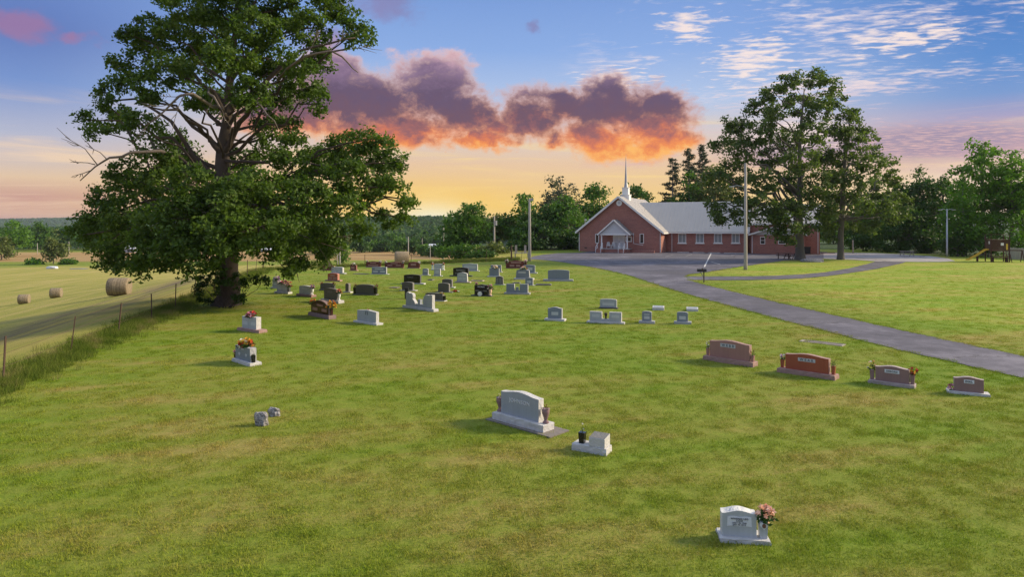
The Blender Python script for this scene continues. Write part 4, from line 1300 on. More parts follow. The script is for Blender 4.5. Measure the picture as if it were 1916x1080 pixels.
def gable_roof(parent, x0, x1, y0, y1, he, hr, over, th=0.14, name='roof', axis_='y', seam=0.6, seam_r=0.02):
    """roof of two slopes, ridge along y (or along x); with standing seams"""
    mb = MB(); ms = MB()
    if axis_ == 'y':
        a0, a1, b0, b1 = x0, x1, y0, y1
    else:
        a0, a1, b0, b1 = y0, y1, x0, x1
    mid = (a0 + a1) / 2; half = (a1 - a0) / 2
    sl = (hr - he) / half
    def P(a, b, z):
        return (a, b, z) if axis_ == 'y' else (b, a, z)
    for s in (-1, 1):
        ae = mid + s * (half + over); ze = he - sl * over
        lo = [P(mid, b0 - over, hr + .02), P(ae, b0 - over, ze + .02), P(ae, b1 + over, ze + .02), P(mid, b1 + over, hr + .02)]
        hi = [(p[0], p[1], p[2] + th) for p in lo]
        mb.add(lo + hi, [(0, 1, 2, 3), (7, 6, 5, 4), (0, 4, 5, 1), (1, 5, 6, 2), (2, 6, 7, 3), (3, 7, 4, 0)])
        b = b0 - over + seam / 2
        while b < b1 + over:
            ms.bar(P(mid, b, hr + th + .025), P(ae, b, ze + th + .025), 0.03, 0.03)
            b += seam
    r_ = mb.build(name, M['roof'], parent)
    ms.build('roof_seam', M['roof'], r_)
    return r_, sl


roof, sl = gable_roof(church, 0, CW, 0, DEP, HE, HR, 0.45)
# white rake boards and gutter
mb = MB()
for s in (-1, 1):
    ae = CW / 2 + s * (CW / 2 + .45); ze = HE - sl * .45
    mb.bar((CW / 2, -.50, HR + .02), (ae, -.50, ze + .02), 0.08, 0.30)
mb.build('rake_board', M['white'], church)
MB().box(CW + .42, CW + .55, -.45, 4.2, HE - sl * .45 - .12, HE - sl * .45 + .04).build('gutter', M['white'], church)
MB().box(-.55, -.42, -.45, DEP, HE - sl * .45 - .12, HE - sl * .45 + .04).build('gutter', M['white'], church)


def downspout(x, y, z1, z0=0.05):
    MB().box(x - .05, x + .05, y - .09, y - .01, z0, z1).build('downspout', M['white_plastic'], church)


downspout(CW - .12, 0, HE - .2); downspout(0.1, 0, HE - .2)


def window(x0, x1, z0, z1, y=0.0, pane='glass', sill=True, mull=0, fr=0.09, parent=None):
    parent = parent or church
    fm = MB()
    fm.box(x0, x1, y - .07, y + .03, z1 - fr, z1).box(x0, x1, y - .07, y + .03, z0, z0 + fr).box(x0, x0 + fr, y - .07, y + .03, z0 + fr, z1 - fr).box(x1 - fr, x1, y - .07, y + .03, z0 + fr, z1 - fr)
    for k in range(mull):
        xm = x0 + (x1 - x0) * (k + 1) / (mull + 1)
        fm.box(xm - .03, xm + .03, y - .055, y + .02, z0 + fr, z1 - fr)
    if mull == -1:
        zm = (z0 + z1) / 2
        fm.box(x0 + fr, x1 - fr, y - .055, y + .02, zm - .03, zm + .03)
    wd = fm.build('window', M['white'], parent)
    MB().box(x0 + fr * .9, x1 - fr * .9, y - .03, y - .015, z0 + fr * .9, z1 - fr * .9).build('pane', M[pane], wd)
    if sill:
        MB().box(x0 - .12, x1 + .12, y - .16, y + .02, z0 - .16, z0 - .003).build('sill', M['white'], wd)
    return wd


def pxw(x0, x1, y0, y1, v_=0.0):
    a, b = u_at(x0, v_), u_at(x1, v_)
    return a, b, z_at(y1, (a + b) / 2, v_), z_at(y0, (a + b) / 2, v_)


a, b, z0, z1 = pxw(1114, 1120.8, 437.5, 455); window(a, b, z0, z1, 0, 'glass', False)
a, b, z0, z1 = pxw(1197, 1204.8, 437.5, 455.8); window(a, b, z0, z1, 0, 'glass', False)
a, b, z0, z1 = pxw(1170.2, 1182.2, 442.3, 452.8); nb = window(a, b, z0, z1, 0, 'glass', False, fr=.16)
# round vent in the gable
mb = MB(); n = 18
c_ = (u_at(1158.6, 0), z_at(380, 6.5, 0))
prof = [(c_[0] + .48 * math.cos(6.283 * k / n), c_[1] + .48 * math.sin(6.283 * k / n)) for k in range(n)]
mb.prism(prof, -.09, -.003)
vt = mb.build('gable_vent', M['white'], church)
prof = [(c_[0] + .22 * math.cos(6.283 * k / n), c_[1] + .22 * math.sin(6.283 * k / n)) for k in range(n)]
MB().prism(prof, -.12, -.092).build('vent_hub', M['siding'], vt)
# porch
PD = 2.3
p0, p1 = u_at(1125.3, -PD) - .3, u_at(1173.2, -PD) + .3
pe, ppk = z_at(437.5, 5, -PD), z_at(412.5, 5, -PD)
pf = 0.62
MB().box(p0 + .1, p1 - .1, -PD, -.003, -.4, pf - .08).build('porch_base', mbr, church)
MB().box(p0, p1, -PD - .1, -.004, pf - .078, pf).build('porch_floor', M['concrete'], church)
mbp = MB(); pm = (p0 + p1) / 2
mbp.prism([(p0, pe), (p1, pe), (pm, ppk)], -PD, -.005)
MB.build(mbp, 'porch_gable', M['siding'], church)
M['roof_dark'] = plain('slate_metal', (0.17, 0.18, 0.20), 0.5, 0.1)
pr, psl = gable_roof(church, p0, p1, -PD, -.5, pe + .04, ppk + .04, 0.32, 0.10, 'porch_roof')
pr.data.materials.clear(); pr.data.materials.append(M['roof_dark'])
mb = MB()
for s in (-1, 1):
    ae = pm + s * ((p1 - p0) / 2 + .32); ze = pe + .04 - psl * .32
    mb.bar((pm, -PD - .36, ppk + .05), (ae, -PD - .36, ze + .05), 0.06, 0.20)
mb.box(p0, p1, -PD - .06, -PD - .003, pe - .22, pe + .02)
mb.build('porch_trim', M['white'], church)
for x in (p0 + .3, p1 - .3):
    MB().box(x - .09, x + .09, -PD + .05, -PD + .23, pf, pe - .003).box(x - .13, x + .13, -PD + .01, -PD + .27, pf, pf + .14).build('porch_post', M['white'], church)
# steps at the left and right of the porch front with white handrails
for x in (p0 + .1, p1 - 1.0):
    mb = MB()
    for k in range(3):
        mb.box(x - .5, x + .5, -PD - .1 - .3 * (k + 1), -PD - .1 - .3 * k - .003, -.3, pf - .1 - .17 * k)
    mb.build('step', mbr, church)
    mb = MB()
    for s in (-.42, .42):
        mb.bar((x + s, -PD - .1, pf + .9), (x + s, -PD - 1.2, .85), .06)
        mb.bar((x + s, -PD - .1, pf + .45), (x + s, -PD - 1.2, .42), .05)
        mb.bar((x + s, -PD - .1, pf), (x + s, -PD - .1, pf + .95), .06)
        mb.bar((x + s, -PD - 1.2, 0), (x + s, -PD - 1.2, .9), .06)
    mb.build('handrail', M['white'], church)
# double door
a, b = u_at(1148.2, 0), u_at(1168, 0)
zd = pf + 2.12
for k in range(2):
    x0 = a + (b - a) / 2 * k + .012; x1 = a + (b - a) / 2 * (k + 1) - .012
    dr = MB().box(x0, x1, -.07, -.004, pf + .02, zd).build('door', M['white'], church)
    mb = MB()
    for zz in ((pf + .25, pf + .95), (pf + 1.15, pf + 1.95)):
        mb.box(x0 + .14, x1 - .14, -.085, -.071, zz[0], zz[1])
    mb.build('door_panel', M['white_plastic'], dr)
    hx = x1 - .10 if k == 0 else x0 + .10
    MB().box(hx - .03, hx + .03, -.13, -.086, pf + .95, pf + 1.2).build('door_handle', M['steel'], dr)
mb = MB(); mb.box(a - .1, b + .1, -.06, -.003, zd + .003, zd + .12).box(a - .1, a - .003, -.06, -.003, pf, zd).box(b + .003, b + .1, -.06, -.003, pf, zd)
mb.build('door_frame', M['white'], church)
# foundation vents, low planter wall and ramp rail right of the porch
mb = MB(); mb.box(1.0, 1.45, -.03, .0, .55, .72)
mb.build('foundation_vent', M['black_plastic'], church)
MB().box(p1 + .2, CW - .8, -1.3, -1.1, -.3, .38).build('planter_wall', mbr, church)
MB().bar((u_at(1187, 0), -.6, z_at(455.5, 9, 0)), (u_at(1205, 0), -.6, z_at(458.5, 10, 0)), .07).bar((u_at(1187, 0), -.6, z_at(455.5, 9, 0)), (u_at(1187, 0), -.6, z_at(436, 9, 0)), .07).build('porch_downspout', M['white_plastic'], church)
# steeple
sv = 4.6
su_ = CW / 2
mb = MB()
mb.box(su_ - .72, su_ + .72, sv - .72, sv + .72, HR - 1.1, HR + .5)
mb.box(su_ - .80, su_ + .80, sv - .80, sv + .80, HR + .5, HR + .6)
mb.box(su_ - .52, su_ + .52, sv - .52, sv + .52, HR + .6, HR + 1.7)
mb.box(su_ - .60, su_ + .60, sv - .60, sv + .60, HR + 1.7, HR + 1.8)
st = mb.build('steeple', M['white'], church)
mb = MB(); mb.lathe([(.34, 0), (.24, .8), (.04, 5.1), (.012, 5.25)], 8, (su_, sv, HR + 1.8)); mb.tube([(su_, sv, HR + 7.0), (su_, sv, HR + 7.5)], .018, 5)
mb.build('spire', M['steel'], st)
# long wing to the right
WV = 4.0
w1 = u_at(1398, WV)
WD = 12.0
WHE, WHR = 3.5, 8.25
mb = MB()
prof = [(WV, -.4), (WV + WD, -.4), (WV + WD, WHE), (WV + WD / 2, WHR), (WV, WHE)]
vs = [(CW - .02, y, z) for y, z in prof] + [(w1, y, z) for y, z in prof]
mb.add(vs, [(0, 1, 2, 3, 4)[::-1], (5, 6, 7, 8, 9)] + [(i, (i + 1) % 5, 5 + (i + 1) % 5, 5 + i) for i in range(5)])
wg = mb.build('wall', mbr, church)
wg['label'] = 'long low brick wing with four windows'
# wing roof starts inside the hall roof
wr, wsl = gable_roof(church, CW / 2 + 1.0, w1, WV, WV + WD, WHE, WHR, 0.40, axis_='x', seam=0.62)
MB().box(CW + .5, w1 + .3, WV - .52, WV - .40, WHE - wsl * .4 - .10, WHE - wsl * .4 + .06).build('gutter', M['white'], church)
for xc in (1276.5, 1309.7, 1343.5, 1376.5):
    a, b, z0, z1 = pxw(xc - 7.4, xc + 7.4, 437, 456, WV)
    window(a, b, z0 + .12, z1, WV, 'curtain', True, 1)
downspout(u_at(1257.3, WV), WV, WHE - .2); downspout(u_at(1240, WV) + .4, WV, 1.2)
# taller back block and small gabled annex at the right end
bl0, bl1 = w1 + .004, u_at(1534, WV + 1.0)
BV0, BV1 = WV + 1.0, WV + 13
bh = z_at(418, bl0 + 2, BV0)
mb = MB().box(bl0, bl1, BV0, BV1, -.4, bh)
bw = mb.build('wall', mbr, church); bw['label'] = 'brick block at the right end of the church'
brf, _ = gable_roof(church, bl0, bl1, BV0, BV1, bh, bh + 3.0, 0.3, axis_='x', seam=.62)
MB().box(bl0 - .3, bl1 + .3, BV0 - .42, BV0 - .31, bh - .26, bh - .1).build('gutter', M['white'], church)
for y in (0, 1):
    MB().prism([(BV0, bh), (BV1, bh), ((BV0 + BV1) / 2, bh + 2.98)], 0, .1).build('gable_wall', M['siding'], church).matrix_local = Matrix.Translation((bl0 + .11 if y == 0 else bl1 - .01, 0, 0)) @ Matrix.Rotation(R(90), 4, 'Z')
downspout(u_at(1530.5, BV0), BV0, bh - .3)
AV = WV - 1.4
a0, a1 = u_at(1405, AV), u_at(1506, AV)
ae = z_at(439.5, a0, AV); ap = z_at(424, (a0 + a1) / 2, AV)
mb = MB().box(a0, a1, AV, BV0 - .004, -.4, ae)
aw = mb.build('wall', mbr, church); aw['label'] = 'small low gabled brick annex'
MB().prism([(a0, ae + .003), (a1, ae + .003), ((a0 + a1) / 2, ap)], AV - .04, BV0 - .006).build('annex_gable', M['siding'], church)
ar, asl = gable_roof(church, a0, a1, AV, BV0 - .4, ae + .05, ap + .05, .38, .10, 'annex_roof')
mb = MB()
for s in (-1, 1):
    xm = (a0 + a1) / 2; xe = xm + s * ((a1 - a0) / 2 + .38); ze = ae + .05 - asl * .38
    mb.bar((xm, AV - .42, ap + .06), (xe, AV - .42, ze + .06), .06, .22)
mb.build('rake_board', M['white'], church)
a, b, z0, z1 = pxw(1422.3, 1431.8, 443, 457, AV); window(a, b, z0, z1, AV, 'glass', False, -1)
a, b, z0, z1 = pxw(1456, 1470, 446, 457, AV); window(a, b, z0, z1, AV, 'glass', False, -1)
downspout(u_at(1407.5, AV), AV, ae - .1)
# low wing on the far left
lw0 = u_at(1088, 9.0)
mb = MB()
vs = [(lw0, y, z) for y, z in [(9, -.4), (15, -.4), (15, 3.2), (12, 5.4), (9, 3.2)]] + [(.02, y, z) for y, z in [(9, -.4), (15, -.4), (15, 3.2), (12, 5.4), (9, 3.2)]]
mb.add(vs, [(0, 1, 2, 3, 4)[::-1], (5, 6, 7, 8, 9)] + [(i, (i + 1) % 5, 5 + (i + 1) % 5, 5 + i) for i in range(5)])
mb.build('wall', mbr, church)
gable_roof(church, lw0, 2.0, 9, 15, 3.2, 5.4, .35, axis_='x')


def local_thing(name, u_, v_, z_, label, cat, rz=0.0, group=None):
    p = CL + Vector((u_ * cs_ + v_ * sn_, -u_ * sn_ + v_ * cs_, z_))
    return empty(name, p, -CT + rz, label, cat, group)


# white chairs on the porch
def porch_chair(u_, v_, rz, label):
    r_ = local_thing('porch_chair', u_, v_, pf, label, 'chair', rz, 'white chairs on the church porch')
    MB().box(-.27, .27, -.26, .24, .40, .44).build('seat', M['white'], r_)
    mb = MB()
    for k in range(5):
        mb.box(-.25 + k * .102, -.25 + k * .102 + .085, .22, .25, .445, 1.02 + .05 * (2 - abs(k - 2)))
    mb.build('backrest', M['white'], r_)
    for s in (-1, 1):
        MB().box(s * .30 - .04, s * .30 + .04, -.30, .26, .60, .63).build('armrest', M['white'], r_)
        MB().box(s * .27 - .03, s * .27 + .03, -.25, -.19, 0, .60).build('leg', M['white'], r_)
        MB().box(s * .27 - .03, s * .27 + .03, .18, .24, 0, .60).build('leg', M['white'], r_)


porch_chair(p0 + 1.1, -1.0, 0.3, 'white slatted chair nearer the left porch post')
porch_chair(p0 + 1.85, -.8, 0.0, 'white slatted chair nearer the double doors on the porch')
# car stops along the wing
for i, xc in enumerate((1278, 1307, 1336.5, 1366, 1388)):
    u_ = u_at(xc, WV - 2.2)
    p = CL + Vector((u_ * cs_ + (WV - 2.2) * sn_, -u_ * sn_ + (WV - 2.2) * cs_, 0)); p.z = 0.006 * p.y + .024
    mb = MB().prism([(-.09, 0), (.09, 0), (.06, .13), (-.06, .13)], -.9, .9)
    o = mb.build('car_stop', M['concrete'])
    o.location = p; o.rotation_euler = (0, 0, R(90) - CT)
    tag(o, f'low pale concrete car stop below the church wing, {ords[i]} from the left', 'car stop', 'car stops along the church wing')


# ------------------------------------------------------------------ lamp posts, poles, cables
def lamp_post(label, x, yb, yt, arm, r0, mat_, plane=True, group=None, arms=1, arm_y=0.7):
    p = plane_pt(x, yb)
    hgt = CH + (HY - yt) / F * p.y - p.z
    root = empty('street_lamp', p, 0, label, 'street lamp', group)
    MB().lathe([(r0 * 1.15, -.3), (r0, .5), (r0 * .7, hgt)], 12).build('pole', mat_, root, True)
    za = hgt * arm_y if arm_y < 1 else hgt - .15
    for s in (-1, 1)[:arms]:
        pts = [(0, 0, za), (s * arm * .35, 0, za + .22), (s * arm * .75, 0, za + .28), (s * arm, 0, za + .18)]
        am = MB().tube(pts, .035, 6).build('arm', M['steel'], root, True)
        MB().cbox((s * (arm + .15), 0, za + .14), .5, .24, .12).build('lamp_head', M['steel'], am, bevel=.03)
    return root, p, hgt


l1, l1p, l1h = lamp_post('tall pale wooden lamp post on the grass island', 1395, 505, 305, 1.3, .19, M['wood_grey'], arm_y=.765)
l2, l2p, l2h = lamp_post('grey double armed lamp post at the right end of the slab', 1772, 481, 391, 0.8, .13, M['steel'], arms=2, arm_y=.96)


def util_pole(label, x, yb, yt, Y=None, r0=.15, cross=True, mat_='wood_grey'):
    p = px2g(x, yb) if Y is None else Vector(((x - HX) / F * Y, Y, gz1((x - HX) / F * Y, Y)))
    hgt = CH + (HY - yt) / F * p.y - p.z
    root = empty('utility_pole', p, 0, label, 'utility pole', 'wooden utility poles')
    MB().lathe([(r0 * 1.1, -.3), (r0, .5), (r0 * .7, hgt)], 10).build('pole', M[mat_], root, True)
    if cross:
        MB().cbox((0, -.14, hgt - .5), 1.6, .1, .12).build('crossarm', M[mat_], root)
    return root, p, hgt


u1, u1p, u1h = util_pole('tall bare utility pole at the end of the grass by the lot', 991, 488.5, 372, r0=.2, cross=False)
MB().cbox((.25, 0, u1h - .1), .4, .2, .3).build('lamp_head', M['steel'], u1)
u2, u2p, u2h = util_pole('utility pole with a transformer among the churchyard trees', 925, 470, 404, Y=112, cross=False)
MB().lathe([(.22, 0), (.22, .8)], 12, (0.25, -.1, u2h - 1.6)).build('transformer', M['steel'], u2)
util_pole('utility pole in the gap beside the white barns', 830, 488, 420, Y=150, cross=True)
util_pole('utility pole rising behind the pale hay bale', 764, 488, 443, Y=170, cross=False)
util_pole('short thick pole at the fence under the oak branches', 636, 490, 453, Y=120, cross=False)
util_pole('short thin post left of the thick pole under the oak branches', 631.5, 490, 470, Y=118, cross=False, r0=.08)
util_pole('far utility pole with crossarm at the left wood edge', 129, 473, 452, Y=300, cross=True, r0=.2)
util_pole('thin far utility pole left of the lone field tree', 70, 470, 455, Y=310, cross=False, r0=.16)
util_pole('far utility pole beyond the small barns in the gap', 790, 470, 446, Y=330, cross=False, r0=.16)
util_pole('dark thin pole in the middle of the gap', 805, 488, 458, Y=160, cross=False, r0=.09)
# goal post like post right of slab
o = MB().box(-.08, .08, -.08, .08, -.2, 2.1).build('wooden_post', M['wood_grey'])
o.location = plane_pt(1596, 474.5); tag(o, 'short pale wooden post at the back of the slab', 'post')


def cable(label, a, b, sag, r_=.02, mat_='cable'):
    pts = [Vector(a).lerp(Vector(b), i / 16) - Vector((0, 0, sag * 4 * (i / 16) * (1 - i / 16))) for i in range(17)]
    tag(MB().tube(pts, r_, 4).build('power_cable', M[mat_]), label, 'cable')


cable('cable sagging from the island lamp post to the slab lamp post', l1p + Vector((0, 0, l1h * .76)), l2p + Vector((0, 0, l2h * .93)), 1.9, .011, 'cable')
cable('cable running from the slab lamp post out of view to the right', l2p + Vector((0, 0, l2h * .99)), px3(2000, 380, 80), .5, .011, 'cable')

# ------------------------------------------------------------------ mailbox
p = plane_pt(1317, 529)
mbx = empty('mailbox', p, R(-12), 'black mailbox on a wooden post beside the road', 'mailbox')
MB().box(-.045, .045, -.045, .045, -.2, .90).build('post', M['wood_post'], mbx)
MB().bar((0, 0, .40), (-.28, 0, .88), .06).build('brace', M['wood_grey'], mbx)
n = 10
prof = [(-.12, 0), (.12, 0)] + [(.12 * math.cos(math.pi * k / n), .14 + .12 * math.sin(math.pi * k / n)) for k in range(n + 1)]
bx_ = MB().prism(prof, -.45, .30).build('box', M['black_plastic'], mbx)
bx_.matrix_local = Matrix.Translation((-.1, 0, .90)) @ Matrix.Rotation(R(-78), 4, 'Z')
MB().box(.125, .135, -.1, .0, .1, .32).build('flag', M['rust'], bx_)


# ------------------------------------------------------------------ picnic tables, bins, stump, mat
def picnic(x, y, rz, label, mat_, sc_=1.0):
    p = plane_pt(x, y); p.z += .035
    r_ = empty('picnic_table', p, R(rz), label, 'picnic table', 'picnic tables in the churchyard')
    tp = empty('table_top', (0, 0, 0)); tp.parent = r_
    for k in range(5):
        MB().box(-.95, .95, -.37 + k * .15, -.37 + k * .15 + .14, .72, .76).build('plank', mat_, tp)
    for s in (-1, 1):
        MB().box(-.95, .95, s * .68 - .14, s * .68 + .14, .42, .46).build('bench', mat_, r_)
        mb = MB()
        for q in (-1, 1):
            mb.bar((s * .65, q * .72, 0), (s * .65, q * .22, .72), .09, .04)
        mb.bar((s * .65, -.8, .38), (s * .65, .8, .38), .09, .04)
        mb.build('leg_frame', mat_, r_)


picnic(1697, 480.5, -8, 'pale picnic table standing on the concrete slab', M['wood_grey'])
picnic(1466, 484.5, -20, 'dark picnic table left of the tallest oak', M['wood_dark'])
picnic(1481, 485.5, 12, 'dark picnic table half hidden by the tallest oak trunk', M['wood_dark'])
u_ = u_at(1511, AV + .4)
bin_ = local_thing('waste_bin', u_, AV - .3, 0.04, 'black wheeled waste bin against the annex wall', 'bin')
MB().prism([(-.38, .1), (.38, .1), (.44, 1.1), (-.44, 1.1)], -.4, .4).build('body', M['black_plastic'], bin_)
MB().box(-.47, .47, -.44, .46, 1.105, 1.17).build('lid', M['black_plastic'], bin_)
for s in (-1, 1):
    MB().cbox((s * .4, .36, .12), .06, .24, .24).build('wheel', M['black_plastic'], bin_, bevel=.08)


def rock(name, p, sx, sy, sz, mat_, seed, parent=None, sub=3, amp=.22, fx=2.2):
    bm = bmesh.new(); bmesh.ops.create_icosphere(bm, subdivisions=sub, radius=1)
    r_ = random.Random(seed)
    o3 = Vector((r_.uniform(0, 50), r_.uniform(0, 50), r_.uniform(0, 50)))
    from mathutils import noise as mn
    for v_ in bm.verts:
        c = v_.co.copy()
        # squarish block with chipped faces
        c = Vector([math.copysign(abs(q) ** .55, q) for q in c])
        c *= 1 + amp * mn.fractal(c * fx * .5 + o3, 1, 2, 4)
        v_.co = Vector((c.x * sx, c.y * sy, c.z * sz))
    me = bpy.data.meshes.new(name); bm.to_mesh(me); bm.free()
    me.materials.append(mat_)
    o = bpy.data.objects.new(name, me); link(o, parent); o.location = p
    return o


pp = plane_pt(1520, 490)
tag(rock('boulder', pp + Vector((0, 0, .1)), 1.35, .8, .32, M['fieldstone'], 4), 'flat grey boulder in the grass beside the tallest oak', 'rock')
p = plane_pt(1549, 474); o = MB().box(-1.0, 1.0, -.45, .45, .036, .10).build('door_mat', M['wood_dark']); o.location = p; o.rotation_euler = (0, 0, -CT)
tag(o, 'dark flat mat on the slab at the church corner', 'mat')

# ------------------------------------------------------------------ playhouse with slide
pp = plane_pt(1866, 490)
Yp = pp.y
play = empty('playhouse', pp, R(-14), 'dark red wooden playhouse tower with yellow slide', 'play tower')
q = Yp / F
wt = 2.0; dpt = 1.6; zf = 1.45; zr = 2.75
for x in (-wt / 2, wt / 2):
    for y in (-dpt / 2, dpt / 2):
        MB().box(x - .05, x + .05, y - .05, y + .05, -.1, 3.25 if y > 0 else zr).build('post', M['wood_dark'], play)
MB().box(-wt / 2, wt / 2, -dpt / 2, dpt / 2, zf - .08, zf).build('deck', M['wood_dark'], play)
wl = empty('plank_wall'); wl.parent = play
for k in range(9):
    MB().box(-wt / 2 + .06, wt / 2 - .06, -dpt / 2 - .03, -dpt / 2, zf + .02 + k * .14, zf + .02 + k * .14 + .125).build('plank', M['wood_dark'], wl)
for k in range(9):
    MB().box(-wt / 2 - .03, -wt / 2, -dpt / 2 + .06, dpt / 2 - .06, zf + .02 + k * .14, zf + .02 + k * .14 + .125).build('plank', M['wood_dark'], wl)
MB().box(-wt / 2 - .1, wt / 2 + .1, -dpt / 2 - .1, dpt / 2 + .1, zr, zr + .06).build('roof_board', M['wood_dark'], play)
mb = MB()
for x in (-wt / 2, wt / 2):
    for y in (-dpt / 2, dpt / 2):
        mb.box(x - .03, x + .03, y - .03, y + .03, zr + .06, zr + .7)
mb.bar((-wt / 2, -dpt / 2, zr + .68), (wt / 2, -dpt / 2, zr + .68), .05).bar((-wt / 2, dpt / 2, zr + .68), (wt / 2, dpt / 2, zr + .68), .05)
mb.build('top_rail', M['wood_dark'], play)
MB().box(.05, .36, -dpt / 2 - .05, -dpt / 2 - .032, zf + .62, zf + .95).build('window', M['white'], play)
MB().box(.62, .80, -dpt / 2 - .06, -dpt / 2 - .032, zf + .1, zf + .85).build('yellow_panel', M['yellow_plastic'], play)
MB().box(-wt / 2 - .05, -wt / 2 - .032, -.5, -.25, zf + .8, zf + 1.15).build('window', M['white'], play)
mb = MB()
for x in (.55, .95):
    mb.bar((x, -dpt / 2 - .75, 0), (x, -dpt / 2 - .05, zf + .05), .06)
lad = mb.build('ladder', M['wood_dark'], play)
for k in range(5):
    MB().box(.55, .95, -dpt / 2 - .65 + .13 * k, -dpt / 2 - .60 + .13 * k, .22 + .26 * k, .27 + .26 * k).build('rung', M['wood_dark'], lad)
# slide: wavy channel
pts = [(-wt / 2 - .0, zf + .05), (-wt / 2 - .35, zf - .02), (-wt / 2 - .8, zf - .35), (-wt / 2 - 1.3, zf - .72), (-wt / 2 - 1.75, zf - 1.0), (-wt / 2 - 2.1, .22), (-wt / 2 - 2.4, .14)]
mb = MB()
for (xa, za), (xb, zb_) in zip(pts, pts[1:]):
    for y0, y1, h_ in ((-.25, .25, .03), (-.29, -.25, .17), (.25, .29, .17)):
        mb.add([(xa, y0, za), (xb, y0, zb_), (xb, y1, zb_), (xa, y1, za), (xa, y0, za + h_), (xb, y0, zb_ + h_), (xb, y1, zb_ + h_), (xa, y1, za + h_)],
               [(0, 1, 2, 3)[::-1], (4, 5, 6, 7), (0, 1, 5, 4), (2, 3, 7, 6), (1, 2, 6, 5), (0, 4, 7, 3)])
sld = mb.build('slide', M['yellow_plastic'], play)
mb = MB().box(-wt / 2 - 1.25, -wt / 2 - 1.15, -.2, -.1, -.1, zf - .8).box(-wt / 2 - 1.25, -wt / 2 - 1.15, .1, .2, -.1, zf - .8)
mb.build('slide_support', M['wood_dark'], play)
# table below and swing beam to the right
MB().box(-wt / 2 + .1, wt / 2 - .1, -dpt / 2 - .2, -.1, .55, .60).box(-.8, -.72, -.9, -.2, 0, .55).box(.72, .8, -.9, -.2, 0, .55).build('lower_table', M['wood_dark'], play)
mb = MB().bar((wt / 2, 0, zf), (wt / 2 + 1.7, 0, zf), .10)
mb.bar((wt / 2 + 1.7, 0, zf), (wt / 2 + 1.75, -.5, 0), .08).bar((wt / 2 + 1.7, 0, zf), (wt / 2 + 1.75, .5, 0), .08)
mb.build('swing_beam', M['wood_dark'], play)
# grey board fence at the right edge
fp = plane_pt(1888, 485); fp2 = plane_pt(1990, 489)
fr_ = empty('board_fence', fp, 0, 'grey upright board fence at the right edge behind the playhouse', 'fence')
dv = fp2 - fp; nb_ = int(dv.length / .16)
bmsh = MB().box(-.07, .07, -.012, .012, -.05, 1.55).mesh('board', M['wood_grey'])
for k in range(nb_):
    o = link(bpy.data.objects.new('board', bmsh), fr_)
    o.location = dv * (k / nb_); o.rotation_euler = (random.uniform(-.01, .01), 0, math.atan2(dv.y, dv.x) + random.uniform(-.03, .03)); o.scale.z = random.uniform(.97, 1.03)
MB().bar(Vector((0, .04, .4)), dv + Vector((0, .04, .4)), .05, .08).bar(Vector((0, .04, 1.2)), dv + Vector((0, .04, 1.2)), .05, .08).build('rail', M['wood_grey'], fr_)

# ------------------------------------------------------------------ wire fences
def wire_fence(pts, gap, label, post_h, mat_, lean, seed, strands=(0.35, 0.65, 0.95)):
    r_ = random.Random(seed)
    base = Vector(pts[0]); base.z = gz1(base.x, base.y)
    root = empty('wire_fence', base, 0, label, 'fence')
    P = []
    for a, b in zip(pts, pts[1:]):
        a = Vector(a); b = Vector(b); n = max(1, round((b - a).length / gap))
        P += [a.lerp(b, i / n) for i in range(n)]
    P.append(Vector(pts[-1]))
    tops = []
    for p in P:
        p = Vector((p.x + r_.uniform(-.1, .1), p.y + r_.uniform(-.25, .25), 0)); p.z = gz1(p.x, p.y)
        h_ = post_h * r_.uniform(.92, 1.08)
        tl = Vector((r_.uniform(-lean, lean) + .06, r_.uniform(-lean, lean), 1)).normalized()
        MB().bar(p - base - tl * .3, p - base + tl * h_, .045, .04).build('post', mat_, root)
        tops.append((p - base, tl))
    for s in strands:
        mb = MB()
        mb.tube([a + t_ * post_h * s for a, t_ in tops], .006, 4)
        mb.build('wire', M['rust'], root)


wire_fence([(-(12 + .2 * y), y, 0) for y in (6, 21.6, 70)], 4.4, 'rusty steel post and barbed wire fence along the left field', 1.45, M['rust'], .07, 3)
wire_fence([(-26, 70, 0), (-12, 78.5, 0), (1.2, 86.6, 0)], 5.0, 'wire fence with thin posts behind the last row of graves', 1.4, M['wood_post'], .05, 4)
# swing bench by the fence and dark gate post
o = MB().lathe([(.11, -.3), (.10, 1.9), (.06, 2.0)], 8).build('gate_post', M['wood_post']); o.location = px2g(957, 488); tag(o, 'dark round gate post at the end of the back fence', 'post')
p = px2g(976, 486.5); p = Vector((px3(976, 487, 93).x, 93, gz1(px3(976, 487, 93).x, 93)))
sw_ = empty('garden_bench', p, R(8), 'weathered garden bench with two tall back boards by the utility pole', 'bench')
MB().box(-1.1, 1.1, -.3, .25, .62, .70).build('seat', M['wood_grey'], sw_)
for s in (-.75, .55):
    MB().box(s - .16, s + .16, .2, .25, .70, 1.75).build('backrest', M['wood_grey'], sw_)
for s in (-.9, .9):
    MB().box(s - .06, s + .06, -.25, .2, -.05, .62).build('leg', M['wood_grey'], sw_)


